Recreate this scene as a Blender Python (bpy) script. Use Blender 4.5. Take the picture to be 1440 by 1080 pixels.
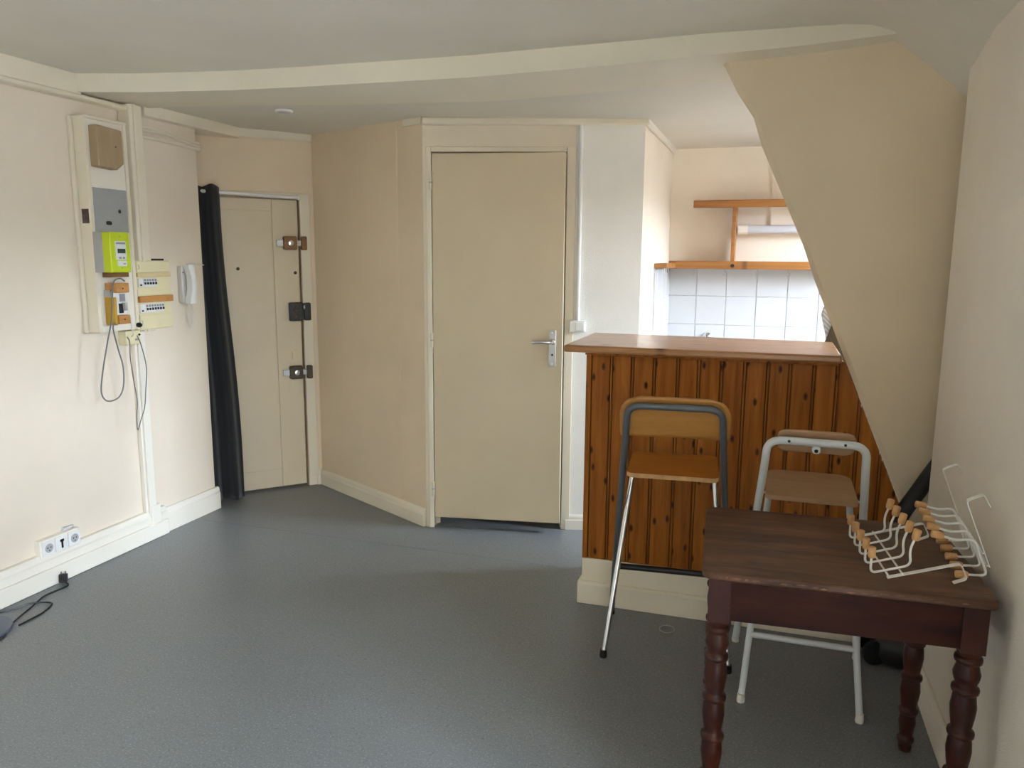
import bpy, bmesh, math, random
from mathutils import Vector, Matrix

random.seed(7)
for o in list(bpy.data.objects):
    bpy.data.objects.remove(o, do_unlink=True)
SC = bpy.context.scene
COL = SC.collection
R = math.radians

# ------------------------------------------------------------------ camera
cam_d = bpy.data.cameras.new('camera')
cam = bpy.data.objects.new('camera', cam_d)
COL.objects.link(cam)
cam_d.sensor_width = 36.0
cam_d.lens = 1081.0 / 1440.0 * 36.0
cam_d.clip_start = 0.02
cam.matrix_world = Matrix(((0.950691, -0.056118, 0.305021, 0.0),
                           (0.310065, 0.150303, -0.938759, 0.0),
                           (0.006836, 0.987046, 0.160292, 1.5),
                           (0, 0, 0, 1)))
SC.camera = cam

# ------------------------------------------------------------------ light
SC.view_settings.view_transform = 'Standard'
SC.view_settings.look = 'None'
SC.view_settings.gamma = 1.0
SC.view_settings.exposure = 1.46
SC.view_settings.use_curve_mapping = False

W = bpy.data.worlds.new('sky')
SC.world = W
W.use_nodes = True
wt = W.node_tree
wt.nodes.clear()
w_out = wt.nodes.new('ShaderNodeOutputWorld')
w_bg = wt.nodes.new('ShaderNodeBackground')
w_tc = wt.nodes.new('ShaderNodeTexCoord')
w_sep = wt.nodes.new('ShaderNodeSeparateXYZ')
w_map = wt.nodes.new('ShaderNodeMapRange')
w_ramp = wt.nodes.new('ShaderNodeValToRGB')
w_map.inputs['From Min'].default_value = -1
w_map.inputs['From Max'].default_value = 1
cr = w_ramp.color_ramp
cr.elements[0].position = 0.0
cr.elements[0].color = (0.16, 0.15, 0.135, 1)
cr.elements[1].position = 0.47
cr.elements[1].color = (0.22, 0.21, 0.20, 1)
for pos, c in ((0.51, (0.78, 0.89, 1.04)), (0.75, (0.74, 0.88, 1.09)), (1.0, (0.62, 0.80, 1.12))):
    e = cr.elements.new(pos)
    e.color = (*c, 1)
w_bg.inputs['Strength'].default_value = 40.0
wt.links.new(w_tc.outputs['Generated'], w_sep.inputs[0])
wt.links.new(w_sep.outputs['Z'], w_map.inputs['Value'])
wt.links.new(w_map.outputs[0], w_ramp.inputs[0])
wt.links.new(w_ramp.outputs[0], w_bg.inputs['Color'])
wt.links.new(w_bg.outputs[0], w_out.inputs[0])


def portal(name, loc, rot, sx, sy):
    d = bpy.data.lights.new(name, 'AREA')
    d.shape = 'RECTANGLE'
    d.size, d.size_y = sx, sy
    d.cycles.is_portal = True
    o = bpy.data.objects.new(name, d)
    o.location = loc
    o.rotation_euler = rot
    COL.objects.link(o)


# window in the right wall beside the camera and window of the kitchen (both out of view)
MW = dict(y0=-1.05, y1=0.15, z0=0.20, z1=2.20)
MWX = 2.40
KW = dict(y0=3.96, y1=4.76, z0=1.22, z1=2.10)
KWX = 1.40
portal('main_window_portal', (MWX + 0.29, (MW['y0'] + MW['y1']) / 2, (MW['z0'] + MW['z1']) / 2), (0, R(90), 0),
       MW['z1'] - MW['z0'], MW['y1'] - MW['y0'])
portal('kitchen_window_portal', (KWX + 0.19, (KW['y0'] + KW['y1']) / 2, (KW['z0'] + KW['z1']) / 2), (0, R(90), 0),
       KW['z1'] - KW['z0'], KW['y1'] - KW['y0'])
try:
    SC.cycles.max_bounces = 9
    SC.cycles.diffuse_bounces = 6
    SC.cycles.transparent_max_bounces = 12
    SC.cycles.use_denoising = True
    SC.cycles.sample_clamp_indirect = 6.0
except Exception:
    pass

# ------------------------------------------------------------------ materials
MATS = {}


def new_mat(name):
    m = bpy.data.materials.new(name)
    m.use_nodes = True
    nt = m.node_tree
    nt.nodes.clear()
    out = nt.nodes.new('ShaderNodeOutputMaterial')
    b = nt.nodes.new('ShaderNodeBsdfPrincipled')
    nt.links.new(b.outputs[0], out.inputs[0])
    MATS[name] = m
    return m, nt, b


def nd(nt, kind, **kw):
    n = nt.nodes.new(kind)
    for k, v in kw.items():
        if k in n.inputs:
            n.inputs[k].default_value = v
        else:
            setattr(n, k, v)
    return n


def coords(nt, scale=(1, 1, 1), rand=True, rot=(0, 0, 0)):
    tc = nd(nt, 'ShaderNodeTexCoord')
    mp = nd(nt, 'ShaderNodeMapping')
    mp.inputs['Scale'].default_value = scale
    mp.inputs['Rotation'].default_value = rot
    if rand:
        oi = nd(nt, 'ShaderNodeObjectInfo')
        ad = nd(nt, 'ShaderNodeVectorMath', operation='ADD')
        mu = nd(nt, 'ShaderNodeMath', operation='MULTIPLY')
        mu.inputs[1].default_value = 37.0
        nt.links.new(oi.outputs['Random'], mu.inputs[0])
        nt.links.new(tc.outputs['Object'], ad.inputs[0])
        nt.links.new(mu.outputs[0], ad.inputs[1])
        nt.links.new(ad.outputs[0], mp.inputs['Vector'])
    else:
        nt.links.new(tc.outputs['Object'], mp.inputs['Vector'])
    return mp.outputs[0]


def ramp(nt, src, stops):
    r = nd(nt, 'ShaderNodeValToRGB')
    els = r.color_ramp.elements
    els[0].position, els[0].color = stops[0][0], (*stops[0][1], 1)
    els[1].position, els[1].color = stops[-1][0], (*stops[-1][1], 1)
    for p, c in stops[1:-1]:
        e = els.new(p)
        e.color = (*c, 1)
    nt.links.new(src, r.inputs[0])
    return r.outputs[0]


def mixc(nt, fac, a, b, blend='MIX'):
    m = nd(nt, 'ShaderNodeMix', data_type='RGBA', blend_type=blend)
    for sock, v in ((m.inputs[0], fac), (m.inputs[6], a), (m.inputs[7], b)):
        if isinstance(v, (int, float)):
            sock.default_value = v
        elif isinstance(v, tuple):
            sock.default_value = (*v, 1)
        else:
            nt.links.new(v, sock)
    return m.outputs[2]


def bump(nt, b, src, strength, dist=0.002):
    bp = nd(nt, 'ShaderNodeBump')
    bp.inputs['Strength'].default_value = strength
    bp.inputs['Distance'].default_value = dist
    nt.links.new(src, bp.inputs['Height'])
    nt.links.new(bp.outputs[0], b.inputs['Normal'])


def plain(name, col, rough=0.5, metal=0.0, var=0.06, scale=12.0, bmp=0.0, bscale=60.0, spec=0.5):
    """paint / plastic / metal: one colour with a faint mottling"""
    m, nt, b = new_mat(name)
    v = coords(nt)
    n = nd(nt, 'ShaderNodeTexNoise', Scale=scale, Detail=4.0)
    nt.links.new(v, n.inputs['Vector'])
    lo = tuple(c * (1 - var) for c in col)
    hi = tuple(min(1, c * (1 + var)) for c in col)
    nt.links.new(ramp(nt, n.outputs[0], ((0.3, lo), (0.7, hi))), b.inputs['Base Color'])
    b.inputs['Roughness'].default_value = rough
    b.inputs['Metallic'].default_value = metal
    b.inputs['Specular IOR Level'].default_value = spec
    if bmp:
        n2 = nd(nt, 'ShaderNodeTexNoise', Scale=bscale, Detail=3.0)
        nt.links.new(v, n2.inputs['Vector'])
        bump(nt, b, n2.outputs[0], bmp)
    return m


def wallpaint(name, col, dirt=(0.62, 0.53, 0.42), rough=0.62, grain=170.0, bmp=0.25, weave=False, dirt_amt=0.25):
    m, nt, b = new_mat(name)
    v = coords(nt, rand=False)
    n = nd(nt, 'ShaderNodeTexNoise', Scale=1.7, Detail=5.0, Roughness=0.6)
    nt.links.new(v, n.inputs['Vector'])
    c1 = ramp(nt, n.outputs[0], ((0.32, tuple(c * 0.95 for c in col)), (0.68, tuple(min(1, c * 1.03) for c in col))))
    # small scuffs and marks with their own shape
    n3 = nd(nt, 'ShaderNodeTexNoise', Scale=9.0, Detail=8.0, Roughness=0.75)
    nt.links.new(v, n3.inputs['Vector'])
    f = ramp(nt, n3.outputs[0], ((0.66, (0, 0, 0)), (0.80, (dirt_amt,) * 3)))
    nt.links.new(mixc(nt, f, c1, dirt), b.inputs['Base Color'])
    b.inputs['Roughness'].default_value = rough
    b.inputs['Specular IOR Level'].default_value = 0.35
    if weave:
        w = nd(nt, 'ShaderNodeTexVoronoi', Scale=grain)
        nt.links.new(v, w.inputs['Vector'])
        bump(nt, b, w.outputs['Distance'], bmp, 0.0018)
    else:
        n2 = nd(nt, 'ShaderNodeTexNoise', Scale=grain * 0.35, Detail=6.0)
        nt.links.new(v, n2.inputs['Vector'])
        bump(nt, b, n2.outputs[0], bmp, 0.0016)
    return m


def wood(name, dark, light, axis='z', rough=0.4, knots=0.0, knotcol=(0.03, 0.012, 0.006), grain=26.0, along=1.1,
         coat=0.0, wear=None, spec=0.5):
    m, nt, b = new_mat(name)
    sc = {'x': (along, grain, grain), 'y': (grain, along, grain), 'z': (grain, grain, along)}[axis]
    v = coords(nt, sc)
    n = nd(nt, 'ShaderNodeTexNoise', Scale=1.0, Detail=6.0, Roughness=0.65, Distortion=0.6)
    nt.links.new(v, n.inputs['Vector'])
    mid = tuple((a + c) / 2 for a, c in zip(dark, light))
    col = ramp(nt, n.outputs[0], ((0.30, dark), (0.5, mid), (0.72, light)))
    if knots:
        ks = {'x': (3.4, 11, 11), 'y': (11, 3.4, 11), 'z': (11, 11, 5.0)}[axis]
        v2 = coords(nt, ks, rot=(R(90), 0, 0) if axis == 'z' else (0, 0, 0))
        vo = nd(nt, 'ShaderNodeTexVoronoi', Scale=1.0, Randomness=1.0, voronoi_dimensions='2D')
        nt.links.new(v2, vo.inputs['Vector'])
        f = ramp(nt, vo.outputs['Distance'], ((0.07 * knots, (1, 1, 1)), (0.17 * knots, (0.0, 0.0, 0.0))))
        col = mixc(nt, f, col, knotcol)
    if wear:
        v3 = coords(nt, {'x': (3, 14, 14), 'y': (14, 3, 14), 'z': (14, 14, 3)}[axis])
        n3 = nd(nt, 'ShaderNodeTexNoise', Scale=1.0, Detail=7.0, Roughness=0.7)
        nt.links.new(v3, n3.inputs['Vector'])
        f = ramp(nt, n3.outputs[0], ((0.52, (0, 0, 0)), (0.70, (0.8, 0.8, 0.8))))
        col = mixc(nt, f, col, wear)
    nt.links.new(col, b.inputs['Base Color'])
    b.inputs['Roughness'].default_value = rough
    b.inputs['Coat Weight'].default_value = coat
    b.inputs['Specular IOR Level'].default_value = spec
    b.inputs['Coat Roughness'].default_value = 0.25
    bump(nt, b, n.outputs[0], 0.12, 0.001)
    return m


wallpaint('paint_left', (0.80, 0.705, 0.58), bmp=0.25)
wallpaint('paint_cream', (0.79, 0.65, 0.475), bmp=0.22, dirt_amt=0.18)
wallpaint('paint_back', (0.82, 0.725, 0.59), bmp=0.2)
wallpaint('paint_partition', (0.80, 0.67, 0.485), bmp=0.3)
wallpaint('paint_right', (0.92, 0.845, 0.73), bmp=0.45, weave=True, grain=230)
wallpaint('paint_woven', (0.90, 0.875, 0.83), bmp=0.4, weave=True, grain=300)
wallpaint('paint_ceiling', (0.78, 0.735, 0.645), bmp=0.15)
wallpaint('paint_beam', (0.84, 0.78, 0.64), bmp=0.15)
wallpaint('paint_kitchen', (0.90, 0.80, 0.67), bmp=0.15)
wallpaint('paint_trim', (0.86, 0.81, 0.71), rough=0.42, bmp=0.12, dirt_amt=0.5)
wallpaint('paint_trim_cream', (0.82, 0.745, 0.60), rough=0.42, bmp=0.12, dirt_amt=0.45)
wallpaint('paint_door', (0.70, 0.595, 0.43), rough=0.38, bmp=0.08, dirt_amt=0.2)
wallpaint('paint_plinth', (0.83, 0.755, 0.60), rough=0.5, bmp=0.15)
plain('tile_white', (0.60, 0.595, 0.595), rough=0.12, var=0.015)
plain('grout', (0.60, 0.59, 0.57), rough=0.9, bmp=0.2)
plain('white_plastic', (0.82, 0.82, 0.80), rough=0.35, var=0.02)
plain('intercom_base', (0.60, 0.58, 0.54), rough=0.4, var=0.02)
plain('cream_plastic', (0.80, 0.72, 0.46), rough=0.4, var=0.03)
plain('cream_plastic_dark', (0.70, 0.56, 0.30), rough=0.4, var=0.03)
plain('lime_plastic', (0.56, 0.68, 0.015), rough=0.38, var=0.03)
plain('grey_plastic', (0.42, 0.42, 0.41), rough=0.45, var=0.04)
plain('steel_plate', (0.36, 0.37, 0.37), rough=0.55, var=0.06)
plain('black_plastic', (0.012, 0.012, 0.014), rough=0.35, var=0.1)
plain('notch_brown', (0.09, 0.06, 0.055), rough=0.8, var=0.5, scale=40)
plain('dark_hole', (0.015, 0.012, 0.01), rough=0.9)
plain('display_green', (0.05, 0.075, 0.05), rough=0.2)
plain('label_paper', (0.74, 0.75, 0.74), rough=0.5, var=0.02)
plain('print_grey', (0.28, 0.29, 0.32), rough=0.6)
plain('ochre_plastic', (0.50, 0.29, 0.02), rough=0.45, var=0.08)
plain('cable_grey', (0.16, 0.155, 0.15), rough=0.5)
plain('cable_white', (0.75, 0.73, 0.68), rough=0.5)
plain('chrome', (0.62, 0.62, 0.62), rough=0.22, metal=1.0, var=0.08)
plain('brushed_metal', (0.52, 0.52, 0.51), rough=0.38, metal=1.0, var=0.1)
plain('brass_brown', (0.20, 0.10, 0.035), rough=0.42, metal=0.35, var=0.2)
plain('bronze_dark', (0.07, 0.05, 0.03), rough=0.4, metal=0.5, var=0.2)
plain('stool_grey', (0.11, 0.125, 0.14), rough=0.38, metal=0.25, var=0.05)
plain('stool_white', (0.66, 0.69, 0.70), rough=0.35, var=0.03)
plain('wire_white', (0.80, 0.79, 0.76), rough=0.3, var=0.03)
plain('lamp_base_grey', (0.115, 0.135, 0.19), rough=0.35, metal=0.3, var=0.05)
plain('elastic', (0.45, 0.43, 0.36), rough=0.6)
plain('tube_diffuser', (0.62, 0.61, 0.64), rough=0.3, var=0.02)
plain('sky_block_grey', (0.16, 0.15, 0.14), rough=0.9)  # dark grey of the added block outside, keeps its bounce light low
wood('pine_varnished', (0.215, 0.058, 0.0065), (0.46, 0.162, 0.022), 'z', 0.45, knots=0.62, grain=34, along=2.0, spec=0.18,
     knotcol=(0.06, 0.015, 0.005))
wood('pine_groove', (0.05, 0.012, 0.003), (0.08, 0.02, 0.005), 'z', 0.6, grain=34, along=2.0)
wood('pine_worktop', (0.30, 0.125, 0.035), (0.50, 0.25, 0.10), 'x', 0.28, knots=0.7, grain=22, along=1.3, coat=0.4,
     knotcol=(0.10, 0.03, 0.012))
wood('pine_shelf', (0.27, 0.092, 0.016), (0.46, 0.19, 0.045), 'x', 0.4, knots=0.5, grain=26, along=1.6, coat=0.2,
     knotcol=(0.12, 0.04, 0.012))
wood('pine_cap', (0.42, 0.17, 0.035), (0.60, 0.30, 0.09), 'x', 0.45, grain=40, along=8)
wood('plywood_cover', (0.30, 0.215, 0.12), (0.40, 0.30, 0.18), 'z', 0.55, grain=20, along=3)
wood('beech_honey', (0.38, 0.165, 0.03), (0.50, 0.24, 0.055), 'x', 0.30, grain=30, along=3, coat=0.3)
wood('beech_seat', (0.36, 0.125, 0.016), (0.48, 0.19, 0.03), 'x', 0.28, grain=30, along=3, coat=0.4)
wood('birch_pale', (0.36, 0.215, 0.115), (0.45, 0.285, 0.165), 'x', 0.42, grain=30, along=3)
wood('knob_wood', (0.50, 0.25, 0.09), (0.70, 0.41, 0.18), 'z', 0.45, grain=60, along=20)
wood('table_top_wood', (0.036, 0.014, 0.008), (0.165, 0.078, 0.044), 'x', 0.42, grain=17, along=2.4,
     wear=(0.20, 0.112, 0.072), spec=0.3)
wood('mahogany', (0.020, 0.0042, 0.0022), (0.062, 0.0130, 0.0056), 'z', 0.32, grain=16, along=3, spec=0.32)
wood('mahogany_apron', (0.014, 0.0034, 0.0020), (0.052, 0.0125, 0.0056), 'x', 0.5, grain=16, along=2, spec=0.15,
     wear=(0.075, 0.022, 0.009))
plain('ply_edge', (0.52, 0.30, 0.12), rough=0.5, var=0.15, scale=40)
plain('worn_edge', (0.17, 0.075, 0.038), rough=0.55, var=0.5, scale=60)
# curtain
m, nt, b = new_mat('curtain_cloth')
v = coords(nt, (900, 900, 900))
n = nd(nt, 'ShaderNodeTexNoise', Scale=1.0, Detail=2.0)
nt.links.new(v, n.inputs['Vector'])
nt.links.new(ramp(nt, n.outputs[0], ((0.3, (0.011, 0.011, 0.013)), (0.7, (0.020, 0.020, 0.023)))), b.inputs['Base Color'])
b.inputs['Roughness'].default_value = 0.85
b.inputs['Sheen Weight'].default_value = 0.15
# ribbed black hose
m, nt, b = new_mat('hose_black')
b.inputs['Base Color'].default_value = (0.016, 0.018, 0.021, 1)
b.inputs['Roughness'].default_value = 0.45
# striped cloth
m, nt, b = new_mat('striped_cloth')
v = coords(nt, (1, 1, 1), rand=False)
wv = nd(nt, 'ShaderNodeTexWave', Scale=32.0, Distortion=0.4, bands_direction='DIAGONAL')
nt.links.new(v, wv.inputs['Vector'])
nt.links.new(ramp(nt, wv.outputs[0], ((0.3, (0.42, 0.43, 0.47)), (0.7, (0.66, 0.65, 0.67)))), b.inputs['Base Color'])
b.inputs['Roughness'].default_value = 0.9
# vinyl floor
m, nt, b = new_mat('vinyl_floor')
v = coords(nt, rand=False)
n1 = nd(nt, 'ShaderNodeTexNoise', Scale=1.3, Detail=5.0, Roughness=0.6)
n2 = nd(nt, 'ShaderNodeTexNoise', Scale=150.0, Detail=3.0, Roughness=0.7)
n3 = nd(nt, 'ShaderNodeTexNoise', Scale=85.0, Detail=2.0)
for q in (n1, n2, n3):
    nt.links.new(v, q.inputs['Vector'])
c = ramp(nt, n1.outputs[0], ((0.3, (0.182, 0.196, 0.204)), (0.7, (0.210, 0.226, 0.235))))
f = ramp(nt, n2.outputs[0], ((0.55, (0, 0, 0)), (0.63, (0.9, 0.9, 0.9))))
c = mixc(nt, f, c, (0.335, 0.36, 0.37))
f = ramp(nt, n3.outputs[0], ((0.30, (0.6, 0.6, 0.6)), (0.40, (0, 0, 0))))
c = mixc(nt, f, c, (0.12, 0.13, 0.135))
nt.links.new(c, b.inputs['Base Color'])
rr = ramp(nt, n1.outputs[0], ((0.3, (0.36,) * 3), (0.7, (0.46,) * 3)))
nt.links.new(rr, b.inputs['Roughness'])
b.inputs['Specular IOR Level'].default_value = 0.5
bump(nt, b, n3.outputs[0], 0.05, 0.001)
plain('vinyl_joint', (0.12, 0.125, 0.125), rough=0.6)
# window glass: a thin pane
m = bpy.data.materials.new('window_glass')
m.use_nodes = True
nt = m.node_tree
nt.nodes.clear()
out = nt.nodes.new('ShaderNodeOutputMaterial')
tr = nt.nodes.new('ShaderNodeBsdfTransparent')
gl = nt.nodes.new('ShaderNodeBsdfGlossy')
gl.inputs['Roughness'].default_value = 0.02
mx = nt.nodes.new('ShaderNodeMixShader')
mx.inputs[0].default_value = 0.06
tr.inputs[0].default_value = (0.97, 0.985, 0.98, 1)
nt.links.new(tr.outputs[0], mx.inputs[1])
nt.links.new(gl.outputs[0], mx.inputs[2])
nt.links.new(mx.outputs[0], out.inputs[0])
MATS['window_glass'] = m


# ------------------------------------------------------------------ mesh helpers
class MB:
    def __init__(s):
        s.v, s.f = [], []

    def add(s, vs, fs):
        o = len(s.v)
        s.v += [tuple(p) for p in vs]
        s.f += [tuple(i + o for i in f) for f in fs]
        return s

    def box(s, a, b):
        x0, y0, z0 = a
        x1, y1, z1 = b
        return s.add([(x0, y0, z0), (x1, y0, z0), (x1, y1, z0), (x0, y1, z0),
                      (x0, y0, z1), (x1, y0, z1), (x1, y1, z1), (x0, y1, z1)],
                     [(0, 3, 2, 1), (4, 5, 6, 7), (0, 1, 5, 4), (1, 2, 6, 5), (2, 3, 7, 6), (3, 0, 4, 7)])

    def prism(s, poly, axis, a, b):
        """poly of 2D points; axis 'z': (x,y) between z=a,b; 'y': (x,z); 'x': (y,z)"""
        n = len(poly)
        mk = {'z': lambda p, t: (p[0], p[1], t), 'y': lambda p, t: (p[0], t, p[1]), 'x': lambda p, t: (t, p[0], p[1])}[axis]
        vs = [mk(p, a) for p in poly] + [mk(p, b) for p in poly]
        fs = [tuple(range(n - 1, -1, -1)), tuple(range(n, 2 * n))]
        fs += [(i, (i + 1) % n, n + (i + 1) % n, n + i) for i in range(n)]
        return s.add(vs, fs)

    def tube(s, path, r, seg=10, closed=False, caps=True, flat=None):
        pts = [Vector(p) for p in path]
        n = len(pts)
        rs = r if isinstance(r, (list, tuple)) else [r] * n
        rings = []
        up = None
        for i, p in enumerate(pts):
            if closed:
                t = pts[(i + 1) % n] - pts[i - 1]
            else:
                t = pts[min(i + 1, n - 1)] - pts[max(i - 1, 0)]
            t.normalize()
            if up is None:
                up = Vector((0, 0, 1)) if abs(t.z) < 0.9 else Vector((1, 0, 0))
            up = (up - t * up.dot(t)).normalized()
            sd = t.cross(up)
            rings.append([p + (up * math.cos(2 * math.pi * k / seg) * (flat or 1.0) +
                               sd * math.sin(2 * math.pi * k / seg)) * rs[i] for k in range(seg)])
        vs = [q for ring in rings for q in ring]
        fs = []
        m = n if closed else n - 1
        for i in range(m):
            j = (i + 1) % n
            for k in range(seg):
                l = (k + 1) % seg
                fs.append((i * seg + k, i * seg + l, j * seg + l, j * seg + k))
        if caps and not closed:
            fs.append(tuple(range(seg - 1, -1, -1)))
            fs.append(tuple((n - 1) * seg + k for k in range(seg)))
        return s.add(vs, fs)

    def lathe(s, prof, seg=20, c=(0, 0, 0)):
        vs, fs = [], []
        for r, z in prof:
            for k in range(seg):
                a = 2 * math.pi * k / seg
                vs.append((c[0] + r * math.cos(a), c[1] + r * math.sin(a), c[2] + z))
        for i in range(len(prof) - 1):
            for k in range(seg):
                l = (k + 1) % seg
                fs.append((i * seg + k, i * seg + l, (i + 1) * seg + l, (i + 1) * seg + k))
        fs.append(tuple(range(seg - 1, -1, -1)))
        fs.append(tuple((len(prof) - 1) * seg + k for k in range(seg)))
        return s.add(vs, fs)

    def grid(s, rows):
        """rows of equally many points -> quads"""
        n = len(rows[0])
        vs = [p for r in rows for p in r]
        fs = [(i * n + k, i * n + k + 1, (i + 1) * n + k + 1, (i + 1) * n + k) for i in range(len(rows) - 1) for k in range(n - 1)]
        return s.add(vs, fs)

    def slab(s, rows, top):
        """solid with a shaped underside (rows of points) and a flat top at z=top"""
        R_, C_ = len(rows), len(rows[0])
        vs = [p for r in rows for p in r]
        vs += [(p[0], p[1], top) for r in rows for p in r]
        o = R_ * C_
        fs = []
        for i in range(R_ - 1):
            for k in range(C_ - 1):
                a, b_, c_, d = i * C_ + k, i * C_ + k + 1, (i + 1) * C_ + k + 1, (i + 1) * C_ + k
                fs.append((a, d, c_, b_))
                fs.append((a + o, b_ + o, c_ + o, d + o))
        for k in range(C_ - 1):
            fs.append((k, k + 1, k + 1 + o, k + o))
            q = (R_ - 1) * C_ + k
            fs.append((q + 1, q, q + o, q + 1 + o))
        for i in range(R_ - 1):
            a, d = i * C_, (i + 1) * C_
            fs.append((d, a, a + o, d + o))
            a, d = a + C_ - 1, d + C_ - 1
            fs.append((a, d, d + o, a + o))
        return s.add(vs, fs)

    def build(s, name, mat, parent=None, loc=(0, 0, 0), rot=(0, 0, 0), smooth=False, bevel=0.0, sharp=35, seg=2):
        me = bpy.data.meshes.new(name)
        me.from_pydata(s.v, [], s.f)
        bm = bmesh.new()
        bm.from_mesh(me)
        bmesh.ops.recalc_face_normals(bm, faces=bm.faces)
        bm.to_mesh(me)
        bm.free()
        me.materials.append(MATS[mat])
        if smooth or bevel:
            for p in me.polygons:
                p.use_smooth = True
            me.set_sharp_from_angle(angle=R(sharp))
        o = bpy.data.objects.new(name, me)
        COL.objects.link(o)
        o.location = loc
        o.rotation_euler = rot
        if bevel:
            bv = o.modifiers.new('bevel', 'BEVEL')
            bv.width = bevel
            bv.segments = seg
            bv.limit_method = 'ANGLE'
            bv.angle_limit = R(40)
            bv.harden_normals = False
        if parent:
            o.parent = parent
        return o


def struct(o):
    o['kind'] = 'structure'
    return o


def tag(o, label, cat, group=None):
    o['label'] = label
    o['category'] = cat
    if group:
        o['group'] = group
    return o


def thing(name, label, cat, loc=(0, 0, 0), rotz=0.0, group=None):
    o = bpy.data.objects.new(name, None)
    o.empty_display_size = 0.05
    COL.objects.link(o)
    o.location = loc
    o.rotation_euler = (0, 0, rotz)
    return tag(o, label, cat, group)


def plabel(o, label):
    o['label'] = label
    return o


def copy_part(o, parent, loc, rot=None):
    c = o.copy()
    COL.objects.link(c)
    c.parent = parent
    c.location = loc
    if rot is not None:
        c.rotation_euler = rot
    return c


def smooth_path(pts, n=8, closed=False):
    """Catmull-Rom through the points"""
    P = [Vector(p) for p in pts]
    out = []
    m = len(P)
    rng = range(m) if closed else range(m - 1)
    for i in rng:
        if closed:
            p0, p1, p2, p3 = P[i - 1], P[i], P[(i + 1) % m], P[(i + 2) % m]
        else:
            p0, p1, p2, p3 = P[max(i - 1, 0)], P[i], P[i + 1], P[min(i + 2, m - 1)]
        for k in range(n):
            t = k / n
            out.append(0.5 * ((2 * p1) + (p2 - p0) * t + (2 * p0 - 5 * p1 + 4 * p2 - p3) * t * t +
                              (3 * p1 - p0 - 3 * p2 + p3) * t ** 3))
    if not closed:
        out.append(P[-1])
    return out


def round_corners(pts, r, n=6):
    """polyline with its inner corners rounded"""
    P = [Vector(p) for p in pts]
    out = [P[0]]
    for i in range(1, len(P) - 1):
        a = (P[i - 1] - P[i])
        c = (P[i + 1] - P[i])
        rr_ = min(r, a.length * 0.49, c.length * 0.49)
        p0, p2 = P[i] + a.normalized() * rr_, P[i] + c.normalized() * rr_
        for k in range(n + 1):
            t = k / n
            out.append(p0 * (1 - t) ** 2 + P[i] * 2 * t * (1 - t) + p2 * t * t)
    out.append(P[-1])
    return out


def rrect(x0, x1, y0, y1, r, n=5):
    rs = r if isinstance(r, (list, tuple)) else [r] * 4
    pts = []
    for (cx, cy, a0), q in zip(((x1, y1, 0), (x0, y1, 90), (x0, y0, 180), (x1, y0, 270)), rs):
        ox = cx - q if cx == x1 else cx + q
        oy = cy - q if cy == y1 else cy + q
        for k in range(n + 1):
            a = R(a0 + 90 * k / n)
            pts.append((ox + q * math.cos(a), oy + q * math.sin(a)))
    return pts


def clip_poly(poly, a, b, c):
    """keep a*x+b*y<=c"""
    out = []
    n = len(poly)
    for i in range(n):
        p, q = poly[i], poly[(i + 1) % n]
        dp, dq = a * p[0] + b * p[1] - c, a * q[0] + b * q[1] - c
        if dp <= 0:
            out.append(p)
        if (dp < 0) != (dq < 0) and dp != dq:
            t = dp / (dp - dq)
            out.append((p[0] + (q[0] - p[0]) * t, p[1] + (q[1] - p[1]) * t))
    return out


def wall(name, a, b, z0, z1, thick, mat, openings=()):
    """vertical wall seen from inside from a (left) to b (right); its thickness lies behind"""
    L = math.dist(a, b)
    ang = math.atan2(b[1] - a[1], b[0] - a[0])
    ss = sorted({0.0, L, *[q for o in openings for q in o[:2]]})
    zs = sorted({z0, z1, *[q for o in openings for q in o[2:]]})
    mb = MB()
    for i in range(len(ss) - 1):
        for k in range(len(zs) - 1):
            sm, zm = (ss[i] + ss[i + 1]) / 2, (zs[k] + zs[k + 1]) / 2
            if any(o[0] < sm < o[1] and o[2] < zm < o[3] for o in openings):
                continue
            mb.box((ss[i], 0, zs[k]), (ss[i + 1], thick, zs[k + 1]))
    o = mb.build(name, mat, loc=(a[0], a[1], 0), rot=(0, 0, ang))
    bm = bmesh.new()
    bm.from_mesh(o.data)
    bmesh.ops.remove_doubles(bm, verts=bm.verts, dist=1e-5)
    # drop the faces shared by two neighbouring cells
    seen = {}
    for f in bm.faces:
        seen.setdefault(tuple(round(q, 4) for q in f.calc_center_median()), []).append(f)
    bmesh.ops.delete(bm, geom=[f for fs in seen.values() if len(fs) > 1 for f in fs], context='FACES_ONLY')
    bm.to_mesh(o.data)
    bm.free()
    return struct(o)


# ================================================================== THE SETTING
LWX = -3.08
LC = (LWX, 3.70)                 # outer corner where the left wall ends
EQ = (-3.403, 3.67)              # left end of the entry door wall
EP = (-2.755, 4.365)             # inner corner entry wall / angled wall
BP = (-1.745, 3.822)             # corner angled wall / closet door wall
KC = (-0.631, 4.148)             # corner closet door wall / kitchen
KB = (-0.615, 5.27)              # kitchen rear corner
RWX = 0.60
CY = 3.165                       # face of the pine front

floor = MB().prism([(-3.9, -1.6), (MWX + 0.2, -1.6), (MWX + 0.2, 1.3), (0.9, 1.3), (0.9, 2.7), (KWX + 0.15, 2.7), (KWX + 0.15, 5.5), (-3.9, 5.5)], 'z', -0.1, 0.0)
struct(floor.build('floor', 'vinyl_floor'))
# a faint joint between two vinyl sheets
struct(MB().box((-3.0, 3.5, 0.0), (-0.9, 3.502, 0.0004)).build('trim_1', 'vinyl_joint'))

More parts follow.
